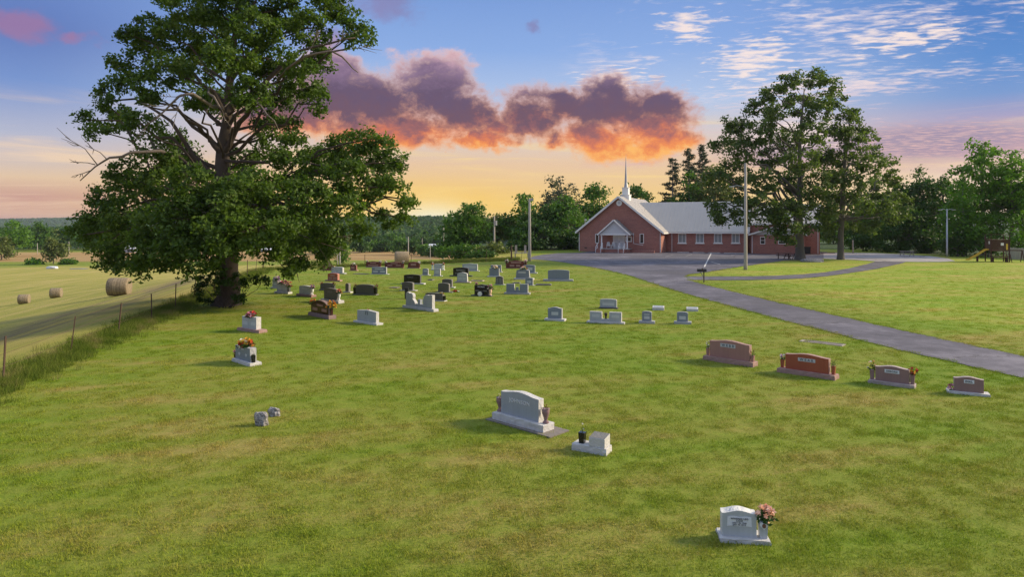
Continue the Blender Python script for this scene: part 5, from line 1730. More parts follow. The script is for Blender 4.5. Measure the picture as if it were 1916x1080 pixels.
# ------------------------------------------------------------------ hay bales
mh, t = material('hay')
pos = t.n('ShaderNodeTexCoord').outputs['Object']
sp_ = t.n('ShaderNodeSeparateXYZ', inp={0: pos})
rad = t.m('SQRT', t.m('ADD', t.m('MULTIPLY', sp_.outputs[1], sp_.outputs[1]), t.m('MULTIPLY', sp_.outputs[2], sp_.outputs[2])))
ringn = t.noise(t.vec(t.m('MULTIPLY', rad, 14.0), t.m('MULTIPLY', sp_.outputs[0], 9.0), 0.0), 1.0, 4, .7)
nn = t.noise(pos, 12, 5, .7)
cc = t.ramp(t.m('ADD', t.m('MULTIPLY', ringn, .5), t.m('MULTIPLY', nn, .5)), [(.35, (0.13, 0.10, 0.065, 1)), (.5, (0.27, 0.215, 0.14, 1)), (.65, (0.40, 0.33, 0.22, 1))])
pb = t.n('ShaderNodeBsdfPrincipled', inp={'Base Color': cc, 'Roughness': .95})
t.put(pb.inputs['Normal'], t.n('ShaderNodeBump', inp={'Strength': 1.0, 'Distance': .06, 'Height': nn}).outputs[0])
t.n('ShaderNodeOutputMaterial', inp={'Surface': pb.outputs[0]})


def bale(label, x, yb, ht_px, rz, Y=None, ratio=.95):
    if Y is None:
        p = px2g(x, yb)
    else:
        p = Vector(((x - HX) / F * Y, Y, 0)); p.z = gz1(p.x, p.y)
    d_ = ht_px * p.y / F
    r_ = d_ / 2
    mb = MB(); n = 28
    prof = [(0.0, -.5), (.80, -.5), (.94, -.49), (1.0, -.44), (1.01, -.15), (1.0, .15), (1.0, .44), (.94, .49), (.8, .5), (0.0, .5)]
    vs = []; fs = []
    rr_ = random.Random(int(x))
    for k, (pr_, px__) in enumerate(prof):
        for j in range(n):
            a = 6.283 * j / n
            w_ = 1 + rr_.uniform(-.02, .02)
            vs.append((px__ * d_ * ratio, pr_ * r_ * math.cos(a) * w_, max(pr_ * r_ * math.sin(a) * w_, -r_ * .96)))
    for k in range(len(prof) - 1):
        for j in range(n):
            fs.append((k * n + j, k * n + (j + 1) % n, (k + 1) * n + (j + 1) % n, (k + 1) * n + j))
    o = mb.add(vs, fs).build('hay_bale', mh, None, True)
    o.location = p + Vector((0, 0, r_ * .94)); o.rotation_euler = (0, 0, R(rz))
    tag(o, label, 'hay bale', 'round hay bales in the fields')


bale('largest round hay bale in the field just left of the oak', 223, 553, 34, 12, None, 1.05)
bale('middle sized round hay bale, second from the left edge', 105, 557.5, 19, 20)
bale('smallest round hay bale, nearest the left edge', 45, 568.5, 18, 20)
bale('pale round hay bale in the field behind the red gravestones', 752, 500, 26, 14, 92, 1.0)

# ------------------------------------------------------------------ far barns
def barn(label, x0, x1, yb, yt, Y, mat_r, mat_w, parts=1, rz=0):
    X0 = (x0 - HX) / F * Y; X1 = (x1 - HX) / F * Y
    zb = gz1((X0 + X1) / 2, Y); zt = CH + (HY - yt) / F * Y
    h_ = zt - zb
    r_ = empty('barn', ((X0 + X1) / 2, Y, zb), R(rz), label, 'barn', 'far white farm buildings')
    W_ = X1 - X0
    MB().box(-W_ / 2, W_ / 2, 0, 9, -.5, h_ * .55).build('wall', mat_w, r_)
    mb = MB()
    mb.add([(-W_ / 2 - .4, -.4, h_ * .55), (W_ / 2 + .4, -.4, h_ * .55), (W_ / 2 + .4, 4.5, h_), (-W_ / 2 - .4, 4.5, h_), (W_ / 2 + .4, 9.4, h_ * .55), (-W_ / 2 - .4, 9.4, h_ * .55)], [(0, 1, 2, 3), (3, 2, 4, 5), (0, 3, 5), (1, 4, 2), (0, 5, 4, 1)])
    mb.build('roof', mat_r, r_)
    nw = max(2, int(W_ / 5))
    for k in range(nw):
        xx = -W_ / 2 + W_ * (k + .5) / nw
        MB().box(xx - .6, xx + .6, -.06, -.003, h_ * .18, h_ * .42).build('window', M['glass'], r_)


M['barn_white'] = plain('barn_white', (0.66, 0.68, 0.74), .5, .05)
M['barn_grey'] = plain('barn_grey', (0.34, 0.37, 0.43), .6, .08)
barn('far white roofed barn glimpsed under the oak branches on the left', 212, 250, 478, 460, 330, M['barn_white'], M['barn_grey'])
barn('small far white shed right of the barn under the oak branches', 285, 306, 478, 463, 340, M['barn_white'], M['barn_grey'])
barn('long low white barn seen in the gap left of the churchyard trees', 802, 846, 478, 457, 300, M['barn_white'], M['barn_white'])
barn('far white shed behind the oak twigs, left of the thick pole', 488, 512, 478, 465, 335, M['barn_white'], M['barn_grey'])
# white tarp and pale puddle by the lone tree
p = px2g(98, 503)
tag(rock('covered_heap', p + Vector((0, 0, .2)), 1.5, .8, .55, M['barn_white'], 8), 'low white covered heap at the foot of the lone field tree', 'tarp')
tag(rock('stone_slab', px2g(148, 503.5) + Vector((0, 0, .05)), 2.6, .5, .12, M['barn_grey'], 9), 'long pale flat slab lying right of the lone field tree', 'slab')

# ------------------------------------------------------------------ lettering
def text_mesh(s, size, mat_, bold=0.0, depth=.004):
    cu = bpy.data.curves.new('lettering', 'FONT')
    cu.body = s; cu.size = size; cu.align_x = 'CENTER'; cu.align_y = 'CENTER'
    cu.extrude = depth; cu.offset = bold; cu.resolution_u = 3; cu.space_character = 1.12
    o = bpy.data.objects.new('lettering', cu)
    me = bpy.data.meshes.new_from_object(o)
    bpy.data.objects.remove(o); bpy.data.curves.remove(cu)
    me.materials.clear(); me.materials.append(mat_)
    return me


def put_text(s, size, mat_, parent, x, y, z, bold=0.0, sx=1.0):
    me = text_mesh(s, size, mat_, bold)
    o = bpy.data.objects.new('lettering', me)
    link(o, parent)
    o.matrix_local = Matrix.Translation((x, y, z)) @ Matrix.Rotation(R(90), 4, 'X') @ Matrix.Diagonal((sx, 1, 1, 1))
    return o


# ------------------------------------------------------------------ gravestone parts
def profile(shape, w_, h_):
    a = w_ / 2
    n = 14
    if shape == 'flat':
        top = [(a, h_), (-a, h_)]
    elif shape == 'apex':
        top = [(a, h_ * .90), (0, h_), (-a, h_ * .90)]
    elif shape == 'oval':
        top = [(a * math.cos(math.pi * k / n), h_ * .86 + h_ * .14 * math.sin(math.pi * k / n) ** .9) for k in range(n + 1)]
        top = [(a, h_ * .86)] + top[1:-1] + [(-a, h_ * .86)]
    elif shape == 'arch':
        top = [(a * math.cos(math.pi * k / n), h_ * .42 + h_ * .58 * math.sin(math.pi * k / n)) for k in range(n + 1)]
    elif shape == 'serp':
        top = []
        for k in range(n + 1):
            t_ = 1 - 2 * k / n
            top.append((a * t_, h_ * (.885 + .115 * (.5 + .5 * math.cos(math.pi * t_)))))
    elif shape == 'wing':      # leaning sides, raised middle
        top = [(a * .93, h_ * .55), (a * .80, h_ * .86)]
        for k in range(n + 1):
            t_ = .74 * (1 - 2 * k / n)
            top.append((a * t_, h_ * (.90 + .10 * (.5 + .5 * math.cos(math.pi * t_ / .74)))))
        top += [(-a * .80, h_ * .86), (-a * .93, h_ * .55)]
    elif shape == 'taper':
        top = []
        for k in range(n + 1):
            t_ = 1 - 2 * k / n
            top.append((a * .90 * t_, h_ * (.87 + .13 * math.cos(t_ * math.pi / 2))))
    return [(-a, 0), (a, 0)] + top


def rough_box(w_, d_, h_, seed, amp):
    """rock-pitched block: every side cut in small chipped facets"""
    r_ = random.Random(seed)
    nx, ny = max(3, int(w_ / .11)), max(2, int(d_ / .12))
    mb = MB()
    ring = [(-w_ / 2 + w_ * i / nx, -d_ / 2) for i in range(nx)] + [(w_ / 2, -d_ / 2 + d_ * i / ny) for i in range(ny)] + [(w_ / 2 - w_ * i / nx, d_ / 2) for i in range(nx)] + [(-w_ / 2, d_ / 2 - d_ * i / ny) for i in range(ny)]
    lev = [-.12, h_ * .45, h_ * .93, h_]
    vs = []
    for li, z in enumerate(lev):
        for x, y in ring:
            k = (1.0 if li < 2 else (.99 if li == 2 else .975))
            j = amp if li in (1, 2) else amp * .4
            vs.append((x * k + r_.uniform(-j, j), y * k + r_.uniform(-j, j), z + (r_.uniform(-j, j) if li in (1,) else 0)))
    n = len(ring)
    fs = []
    for li in range(3):
        for i in range(n):
            fs.append((li * n + i, li * n + (i + 1) % n, (li + 1) * n + (i + 1) % n, (li + 1) * n + i))
    fs.append(tuple(3 * n + i for i in range(n)))
    return mb.add(vs, fs)


def die_mesh(prof, t_, amp, seed):
    """front and back smooth, edges chipped: the rim bulges a little between the faces"""
    r_ = random.Random(seed)
    # resample outline
    P = []
    for a, b in zip(prof, prof[1:] + prof[:1]):
        L = math.hypot(b[0] - a[0], b[1] - a[1]); n = max(1, int(L / .10)) if not (a[1] == 0 and b[1] == 0) else 1
        for i in range(n):
            P.append((a[0] + (b[0] - a[0]) * i / n, a[1] + (b[1] - a[1]) * i / n))
    n = len(P)
    mb = MB()
    cx, cz = 0, sum(p[1] for p in P) / n
    rings = []
    for yi, y in enumerate((-t_ / 2, -t_ / 6, t_ / 6, t_ / 2)):
        for x, z in P:
            if yi in (1, 2) and z > 0:
                dx_, dz_ = x - cx, z - cz
                l_ = math.hypot(dx_, dz_) + 1e-6
                q = amp * r_.uniform(-.2, 1.2)
                rings.append((x + dx_ / l_ * q, y + r_.uniform(-amp, amp) * .4, z + dz_ / l_ * q))
            else:
                rings.append((x, y, z))
    fs = [tuple(range(n))]
    mi = [0]
    for yi in range(3):
        for i in range(n):
            j = (i + 1) % n
            fs.append((yi * n + j, yi * n + i, (yi + 1) * n + i, (yi + 1) * n + j)); mi.append(1)
    fs.append(tuple(3 * n + i for i in range(n))[::-1]); mi.append(0)
    mb.v = rings; mb.f = fs; mb.mi = mi
    return mb


def blossoms(C, rad, cols, seed, petals=5):
    """ruffled flower heads: rings of cupped petals"""
    r_ = random.Random(seed)
    names = sorted(set(cols))
    mb = MB()
    for c in C:
        mi = names.index(r_.choice(cols))
        n = (Vector((r_.gauss(0, 1), r_.gauss(0, 1), r_.gauss(0, 1) + .6))).normalized()
        a = n.orthogonal().normalized(); b = n.cross(a)
        q = rad * r_.uniform(.75, 1.25)
        for ring, (rr_, up, wd) in enumerate(((1.0, .25, .55), (.6, .55, .45))):
            ph = r_.uniform(0, 6.28)
            for k in range(petals):
                an = ph + 6.283 * k / petals
                e = a * math.cos(an) + b * math.sin(an); s = n.cross(e)
                p0 = c
                p1 = c + e * q * rr_ * .55 + n * q * up * .5 + s * q * wd * .5
                p2 = c + e * q * rr_ + n * q * up
                p3 = c + e * q * rr_ * .55 + n * q * up * .5 - s * q * wd * .5
                mb.add([p0, p1, p2, p3], [(0, 1, 2, 3)], mi)
    return mb, [M[k] for k in names]


def bouquet(world_p, r_x, r_z, cols, n, label, seed, fl=.05, droop=0.0, name='flower_bouquet', green=.5, rz=0.0, hold=None):
    root = empty(name, world_p, rz, label, 'flowers', 'flowers on the graves')
    r_ = random.Random(seed)
    C = []
    for i in range(n):
        an = r_.uniform(0, 6.283); el = r_.uniform(0.05, 1.0)
        q = math.sqrt(1 - el * el * .9)
        C.append(Vector((math.cos(an) * q * r_x * r_.uniform(.5, 1), math.sin(an) * q * r_x * .7 * r_.uniform(.5, 1), r_z * (el * .95 + .05) - droop * q * r_x)))
    mb, mats = blossoms(C, fl, cols, seed)
    mb.build('blossoms', mats, root)
    if green > 0:
        m_ = int(n * 5 * green)
        rn_ = np.random.default_rng(seed)
        dv = rn_.normal(size=(m_, 3)); dv /= np.linalg.norm(dv, axis=1, keepdims=True); dv[:, 2] = np.abs(dv[:, 2]) * .8 - .05
        L = dv * np.array([r_x, r_x * .7, r_z]) * rn_.uniform(.3, 1.05, (m_, 1))
        me = leaf_mesh('leaves', L, dv + rn_.normal(size=dv.shape) * .6, fl * rn_.uniform(1.2, 2.4, m_), M['bouquet_green'], seed, .4)
        link(bpy.data.objects.new('leaves', me), root)
    mb = MB()
    for c in C[:max(3, n // 3)]:
        mb.tube([(0, 0, -.03), c * .5, c], .004, 3)
    mb.build('stem', M['bouquet_green'], root)
    return root


STONES = {}


def stone(key, label, x0, x1, yb, yt, yaw, shape, mat_, die=(.1, .9), bd=.36, bh=.20, dt=.20, base_mat=None, panels=(), text=None, text2=None, no_base=False, amp=None, group='gravestones', tilt=0.0):
    xc = (x0 + x1) / 2
    P = px2g(xc, yb)
    Yd = P.y
    az = math.atan((xc - HX) / F)
    psi = R(yaw) - az
    W_ = max(((x1 - x0) / F * Yd * math.cos(az) - bd * abs(math.sin(psi))) / max(math.cos(psi), .3), .35)
    H_ = (yb - yt) / F * Yd - (dt * .5 + bd * .5) * (yb - HY) / F
    H_ = max(H_, .3)
    fw = Vector((math.sin(R(yaw)), math.cos(R(yaw)), 0))
    near = abs(math.cos(psi)) * bd / 2 + abs(math.sin(psi)) * W_ * .0
    c = P + Vector((math.sin(az), math.cos(az), 0)) * (near + abs(math.sin(psi)) * W_ / 2 * .0)
    c.z = gz1(c.x, c.y)
    root = empty('gravestone', c, -R(yaw), label, 'gravestone', group)
    seed = int(x0 * 7 + yb)
    far = Yd > 30
    am = amp if amp is not None else (.008 if far else .012)
    rm = M[base_mat] if base_mat else M[mat_ + '_r']
    bh_ = 0 if no_base else bh * H_
    if not no_base:
        rough_box(W_, bd, bh_, seed, am).build('base', rm, root)
    dw0, dw1 = -W_ / 2 + W_ * die[0], -W_ / 2 + W_ * die[1]
    dw = dw1 - dw0; dc = (dw0 + dw1) / 2
    dh = H_ - bh_
    prof = profile(shape, dw, dh)
    dm = die_mesh(prof, dt, am * 1.2, seed + 1).build('tablet', [M[mat_], M[mat_ + '_r']], root)
    dm.location = (dc, 0, bh_ + .002); dm.rotation_euler = (tilt, 0, 0)
    y = -dt / 2
    for (a, b, c0, c1, pm) in (panels or ()):      # fractions of the tablet
        pn = MB().box(-dw / 2 + a * dw, -dw / 2 + b * dw, y - .006, y + .004, c0 * dh, c1 * dh).build('name_panel', M[pm], dm)
    for tx in (text or []):
        s, fx, fz, size, tm, bold = tx
        put_text(s, size * dh, M[tm], dm, -dw / 2 + fx * dw, y - (.012 if panels else .004), fz * dh, bold)
    STONES[key] = dict(root=root, W=W_, H=H_, bh=bh_, dw=dw, dc=dc, dh=dh, dt=dt, bd=bd, yaw=R(yaw), Y=Yd, tab=dm)
    return root


def spot(key, x, y, z):
    s = STONES[key]
    return s['root'].location + Matrix.Rotation(-s['yaw'], 3, 'Z') @ Vector((x, y, z))


def vase(key, fx, kind, mat_, h_=.28, w_=.13, y=0.0):
    """vase fixed on the base; fx = fraction of base width from its left end"""
    s = STONES[key]
    x = -s['W'] / 2 + fx * s['W']
    mb = MB()
    if kind == 'square':
        prof = [(-.38 * w_, 0), (.38 * w_, 0), (.5 * w_, h_), (-.5 * w_, h_)]
        mb.prism(prof, -w_ * .45, w_ * .45)
    else:
        mb.lathe([(.40 * w_, 0), (.42 * w_, .03), (.2 * w_, .08), (.25 * w_, .3 * h_), (.5 * w_, .7 * h_), (.52 * w_, .9 * h_), (.46 * w_, .95 * h_), (.56 * w_, h_), (.3 * w_, h_ * .93)], 14)
    o = mb.build('vase', M[mat_], s['root'], kind != 'square')
    o.location = (x, y, s['bh'] + .002)
    return spot(key, x, y, s['bh'] + h_)


def on_top(key, fx=.5, dz=0.0):
    s = STONES[key]
    return spot(key, s['dc'] + (fx - .5) * s['dw'], 0, s['bh'] + s['dh'] * .96 + dz)


def on_base(key, fx, y=0.0):
    s = STONES[key]
    return spot(key, -s['W'] / 2 + fx * s['W'], y, s['bh'])


ETCH2 = [(.10, .44, .12, .45, 'panel'), (.56, .90, .12, .45, 'panel')]
ETCH3 = [(.25, .75, .62, .82, 'panel')] + ETCH2
NAME = [(.28, .72, .58, .78, 'panel')]

# --- foreground
stone('cox', 'pale grey foreground gravestone with open book inscription and heart medallion vase', 1338, 1443, 1019, 945, 8, 'serp', 'silver', (.06, .74), .40, .14, .20, 'pale_r', text=None)
s = STONES['cox']; dm = s['tab']; dw, dh = s['dw'], s['dh']; y = -s['dt'] / 2
mb = MB()
n = 12
pl = []
for k in range(n + 1):
    f = k / n
    pl.append((-.36 * dw + .72 * dw * f, .40 * dh + .018 * math.sin(f * 2 * math.pi * 1.0) * dh * (1 if f < .5 else -1)))
top = []
for k in range(n + 1):
    f = 1 - k / n
    top.append((-.345 * dw + .69 * dw * f, .76 * dh + .022 * math.sin(f * 2 * math.pi) * dh * (1 if f < .5 else -1)))
mb.prism(pl + top, y - .008, y + .004)
pn = mb.build('book_panel', M['panel_pale'], dm)
for tx, fz, sz in (('WINFRED LEO', .695, .092), ('COX', .615, .11), ('NOV 18, 1948', .535, .078), ('JAN 30, 2019', .465, .078)):
    put_text(tx, sz * dh, M['ink'], pn, 0, y - .013, fz * dh, .0)
p = vase('cox', .875, 'square', 'silver', .27, .145, -.05)
hp = bpy.data.objects.new
vz = [o for o in s['root'].children if o.name.startswith('vase')][0]
prof = []
for k in range(24):
    a = 6.283 * k / 24
    prof.append((.0042 * 16 * math.sin(a) ** 3, .0042 * (13 * math.cos(a) - 5 * math.cos(2 * a) - 2 * math.cos(3 * a) - math.cos(4 * a))))
md_ = MB().prism(prof[::-1], -.012, 0).build('heart_medallion', M['panel_pale'], vz); md_.location = (0, -.078, .215)
prof = [(.030 * math.cos(6.283 * k / 16), .036 * math.sin(6.283 * k / 16)) for k in range(16)]
MB().prism(prof, -.020, -.013).build('portrait', plain('portrait_brown', (0.16, 0.07, 0.05), .5, .5, 40), md_)
bouquet(p + Vector((.03, 0, 0)), .19, .24, ['f_peach', 'f_peach', 'f_salmon', 'f_peach'], 40, 'peach silk bouquet in the medallion vase of the foreground gravestone', 1, .052, .12, rz=.2)

stone('johnson', 'large grey serpentine gravestone on a white base with two stone urns, nearest the middle', 918, 1036, 799, 730, 43, 'serp', 'steel_grey', (.13, .86), .42, .24, .19, 'pale_r', text=[('JOHNSON', .5, .62, .22, 'etch', .002)])
for fx, k in ((.055, 0), (.945, 1)):
    p = vase('johnson', fx, 'urn', 'mauve', .36, .19)
    bouquet(p, .07, .10, ['f_dried', 'f_wine'] if k else ['f_yellow', 'f_white', 'f_dried'], 7, 'faded red stems in the right urn of the large grey gravestone' if k else 'small dried yellow stems in the left urn of the large grey gravestone', 3 + k, .025)
# concrete pad round it
s = STONES['johnson']
o = MB().box(-s['W'] / 2 - .1, s['W'] / 2 + .32, -.34, .40, -.05, .028).build('plinth_pad', M['pad'], s['root'])

# small slant marker with black vase
P = px2g(1100, 848)
sl_ = empty('slant_marker', P + Vector((.1, .14, 0)), -R(30), 'small grey slanted marker with a black square vase on its plinth', 'gravestone', 'gravestones')
rough_box(.84, .36, .15, 5, .012).build('base', M['pale_r'], sl_)
mb = MB(); pr = [(-.16, 0), (.16, 0), (.16, .25), (-.16, .20)]
vs = [(.0, y_, z_) for y_, z_ in pr] + [(.38, y_, z_) for y_, z_ in pr]
mb.add(vs, [(0, 1, 2, 3)[::-1], (4, 5, 6, 7)] + [(i, (i + 1) % 4, 4 + (i + 1) % 4, 4 + i) for i in range(4)])
o = mb.build('tablet', M['pale_r'], sl_, bevel=.008); o.location = (0, 0, .152)
MB().add([(.008, -.152, .358), (.372, -.152, .358), (.372, .152, .405), (.008, .152, .405)], [(0, 1, 2, 3)]).build('name_panel', M['dark_r'], sl_)
vv_ = MB().prism([(-.055, 0), (.055, 0), (.075, .24), (-.075, .24)], -.065, .065).build('vase', M['black'], sl_); vv_.location = (-.22, -.02, .152)
bouquet(sl_.location + Matrix.Rotation(-R(30), 3, 'Z') @ Vector((-.22, -.02, .39)), .05, .22, ['f_white', 'f_dried'], 6, 'few thin pale stems in the black vase of the slanted marker', 8, .02)

# --- right row
stone('webb', 'rose granite gravestone, leftmost of the four along the road', 1313, 1418, 681, 636, 44, 'serp', 'rose', (.12, .90), .42, .20, .2, None, [(.28, .66, .62, .82, 'panel')], [('W E B B', .47, .72, .19, 'ink', .003)])
stone('wear', 'deep red granite gravestone, second from the left along the road', 1452, 1569, 705, 661, 42, 'serp', 'red', (.13, .88), .44, .21, .2, 'rose_r', [(.30, .70, .56, .76, 'panel')], [('W E A R', .5, .66, .19, 'ink', .003)])
stone('debord', 'brown mauve gravestone with a vase of flowers at each end along the road', 1623, 1715, 723, 683, 38, 'serp', 'mauve', (.15, .87), .42, .17, .2, None, [(.28, .72, .56, .78, 'panel_pale')], [('DEBORD', .5, .67, .15, 'ink', .002)])
stone('dial', 'small brown gravestone with a curved top, rightmost along the road', 1769, 1853, 740, 703, 28, 'serp', 'mauve', (.17, .86), .40, .14, .18, 'pale_r', [(.33, .68, .58, .82, 'panel_pale')], [('DIAL', .5, .70, .18, 'ink', .003)])
p = vase('webb', .06, 'square', 'rose', .27, .115); bouquet(p, .09, .26, ['f_white'], 12, 'white flowers in the left vase of the rose granite gravestone', 11, .035)
p = vase('webb', .945, 'square', 'rose', .22, .115); bouquet(p, .10, .18, ['f_gold', 'f_dried'], 8, 'dried golden stems in the right vase of the rose granite gravestone', 12, .03)
p = vase('wear', .06, 'square', 'red', .27, .12); bouquet(p, .13, .20, ['f_white', 'f_white', 'f_mauve'], 14, 'white flowers in the left vase of the deep red gravestone', 13, .04)
p = vase('wear', .945, 'square', 'red', .27, .12); bouquet(p, .15, .26, ['f_dried'], 4, 'leafy green sprig in the right vase of the deep red gravestone', 14, .02, green=3.5)
p = vase('debord', .07, 'square', 'mauve', .30, .13); bouquet(p, .16, .28, ['f_peach', 'f_yellow', 'f_white'], 16, 'cream and yellow flowers in the left vase of the brown mauve gravestone', 15, .05)
p = vase('debord', .935, 'square', 'mauve', .30, .13); bouquet(p, .19, .22, ['f_red', 'f_red', 'f_wine', 'f_gold'], 22, 'red flowers in the right vase of the brown mauve gravestone', 16, .05, .05)
bouquet(on_base('dial', .08) + Vector((.03, -.02, 0)), .13, .17, ['f_mauve', 'f_pink', 'f_pink'], 20, 'pink and lilac flowers on the left base end of the small brown gravestone', 17, .045, green=.2)

# --- row of grey stones in the middle right
stone('m1', 'grey gravestone standing alone at the left of the short row below the lot', 1018, 1060, 601, 574, 20, 'serp', 'blue', (.16, .84), .40, .15, .18, 'pale_r', [(.25, .75, .30, .58, 'panel')])
stone('m3', 'slim grey shouldered gravestone right of the twin vase memorial', 1195, 1226, 606, 582, 16, 'oval', 'blue', (.20, .80), .34, .2, .16, 'blue_r', [(.22, .78, .62, .72, 'panel'), (.22, .78, .2, .5, 'panel')])
stone('m4', 'slim grey shouldered gravestone at the right end of the short row below the lot', 1261, 1294, 607, 583, 16, 'oval', 'blue', (.17, .80), .34, .2, .16, 'blue_r', [(.2, .8, .2, .55, 'panel')])
stone('m5', 'pale blue grey gravestone on a dark plinth behind the twin vase memorial', 1120, 1157, 578, 559, 16, 'oval', 'pale', (.06, .94), .36, .12, .16, 'black_r', [(.15, .85, .2, .55, 'panel')])


def twin(key, label, x0, x1, yb, yt, yaw, mat_, gap, panel=True, vase_m='bronze', base='pale_r', figure=False, h_mid=.28):
    P = px2g((x0 + x1) / 2, yb)
    az = math.atan(((x0 + x1) / 2 - HX) / F); psi = R(yaw) - az
    bd = .36
    W_ = ((x1 - x0) / F * P.y * math.cos(az) - bd * abs(math.sin(psi))) / math.cos(psi)
    H_ = (yb - yt) / F * P.y - .3 * (yb - HY) / F
    c = P + Vector((math.sin(az), math.cos(az), 0)) * bd / 2; c.z = gz1(c.x, c.y)
    root = empty('gravestone', c, -R(yaw), label, 'gravestone', 'gravestones')
    bh = .16 * H_
    rough_box(W_, bd, bh, int(x0), .008).build('base', M[base], root)
    iw = W_ * .84
    STONES[key] = dict(root=root, W=W_, H=H_, bh=bh, dw=iw, dc=0, dh=H_ - bh, dt=.2, bd=bd, yaw=R(yaw), Y=P.y, tab=None)
    pw = iw * (1 - gap) / 2
    for s in (-1, 1):
        x = s * (iw / 2 - pw / 2)
        if figure:
            a = pw / 2; h_ = H_ - bh
            if s < 0:
                pr = [(-a, 0), (a, 0), (a * .9, h_ * .28), (a * .72, h_ * .42), (a * .42, h_ * .55), (a * .5, h_ * .72), (a * .45, h_ * .88), (a * .2, h_ * .97), (-.1 * a, h_ * .98), (-.2 * a, h_ * .93), (-.35 * a, h_), (-.8 * a, h_ * 1.02), (-a, h_ * .95)]
            else:
                pr = [(-a, 0), (a, 0), (a, h_), (a * .5, h_), (a * .4, h_ * .95), (a * .1, h_ * .97), (-.35 * a, h_ * .95), (-.7 * a, h_ * .80), (-.85 * a, h_ * .55), (-.8 * a, h_ * .3)]
        else:
            pr = profile('flat', pw, H_ - bh)
        o = die_mesh(pr, .2, .008, int(x0) + s).build('tablet', [M[mat_], M[mat_ + '_r']], root)
        o.location = (x, 0, bh + .002)
        if panel:
            MB().box(-pw * .32, pw * .32, -.106, -.096, (H_ - bh) * .42, (H_ - bh) * .72).build('name_panel', M['panel'], o)
    MB().box(-iw * gap / 2 + .004, iw * gap / 2 - .004, -.095, .095, bh + .002, bh + (H_ - bh) * h_mid).build('middle_block', M[mat_], root)
    mb = MB()
    if vase_m == 'bronze':
        mb.lathe([(.07, 0), (.03, .05), (.06, .15), (.085, .27), (.07, .30)], 12)
    elif figure:
        mb.prism([(-.10, 0), (.10, 0), (.12, .26), (-.12, .26)], -.09, .09)
    else:
        mb.prism([(-.09, 0), (.09, 0), (.09, .2), (-.09, .2)], -.08, .08)
    o = mb.build('vase', M[vase_m], root, vase_m == 'bronze'); o.location = (0, 0, bh + (H_ - bh) * h_mid + .002)
    return root


twin('m2', 'double tablet memorial with a bronze vase between its two panels', 1097, 1170, 606, 583, 18, 'grey', .24)
twin('m6', 'grey double memorial shaped like two towers joined by a low block', 943, 993, 551, 531, 14, 'blue', .26, False, 'blue', 'blue_r')
twin('m7', 'pale double memorial with carved praying figures facing across a small urn block', 752, 820, 580, 549, 44, 'pale', .26, False, 'pale', 'pale_r', True, .22)


def flat_marker(label, x0, x1, y0, y1, mat_, h_=.06, yaw=10, slope=0.0):
    P = px2g((x0 + x1) / 2, y1)
    az = math.atan(((x0 + x1) / 2 - HX) / F)
    W_ = (x1 - x0) / F * P.y * math.cos(az)
    Pb = px2g((x0 + x1) / 2, y0 + h_ * F / P.y * .8)
    D_ = min(max((Pb - P).length * .9, .25), .6)
    mb = MB()
    a, b = W_ / 2, D_ / 2
    mb.add([(-a, -b, -.1), (a, -b, -.1), (a, b, -.1), (-a, b, -.1), (-a, -b, h_), (a, -b, h_), (a, b, h_ + slope), (-a, b, h_ + slope)], [(0, 1, 2, 3)[::-1], (4, 5, 6, 7), (0, 1, 5, 4), (1, 2, 6, 5), (2, 3, 7, 6), (3, 0, 4, 7)])
    root = empty('grave_marker', P + Vector((0, D_ / 2, 0)), -R(yaw), label, 'grave marker', 'flat grave markers')
    mb.build('slab', M[mat_], root, bevel=.012)
    pt = MB().add([(-a * .8, -b * .75, h_ + .12 * slope + .006), (a * .8, -b * .75, h_ + .12 * slope + .006), (a * .8, b * .75, h_ + .88 * slope + .006), (-a * .8, b * .75, h_ + .88 * slope + .006)], [(0, 1, 2, 3)])
    pt.build('plate', M['bronze' if mat_ in ('dark_r', 'bronze', 'mauve_r') else mat_.replace('_r', '')], root)
    return root


flat_marker('low white pillow marker behind the slim gravestones, left of a pair', 1223, 1245, 573, 581, 'pale_r', .16, 14, .05)
flat_marker('low white pillow marker behind the slim gravestones, right of a pair', 1287, 1309, 575.5, 583, 'pale_r', .14, 14, .05)
flat_marker('large flat sunken grave slab with broken edges beside the road', 1512, 1568, 634, 646, 'concrete', .03, 40) if False else None
P = px2g(1539, 643)
fs = empty('grave_slab', P, -R(42), 'flat sunken grave slab with pale edging beside the road', 'grave marker')
o = MB().box(-.75, .75, -.16, .28, -.1, .012).build('slab', M['pad'], fs)
for a in ((-.90, -.753, -.20, .34), (.753, .83, -.20, .34), (-.90, .83, .283, .34)):
    MB().box(a[0], a[1], a[2], a[3], -.1, .03).build('edging', M['wood_grey'], fs)
flat_marker('long flat dark marker right of the small square gravestone', 1003, 1032, 528.5, 534.5, 'dark_r', .10, 8)
flat_marker('small flat dark marker behind the tower memorial', 960, 973.5, 527.5, 531, 'dark_r', .08, 8)
flat_marker('long flat brown marker right of the tapered grey gravestone', 882, 905, 522.5, 526.5, 'mauve_r', .06, 14)
flat_marker('small flat dark marker right of the black polished gravestone', 801, 810.5, 521.5, 525, 'dark_r', .08, 12)
flat_marker('flat grey marker left of the small brown gravestone', 729, 746, 534.5, 539.5, 'pad', .05, 18)
flat_marker('long flat grey slab behind the brick red gravestone', 660, 688, 509.5, 513.5, 'pad', .05, 14)

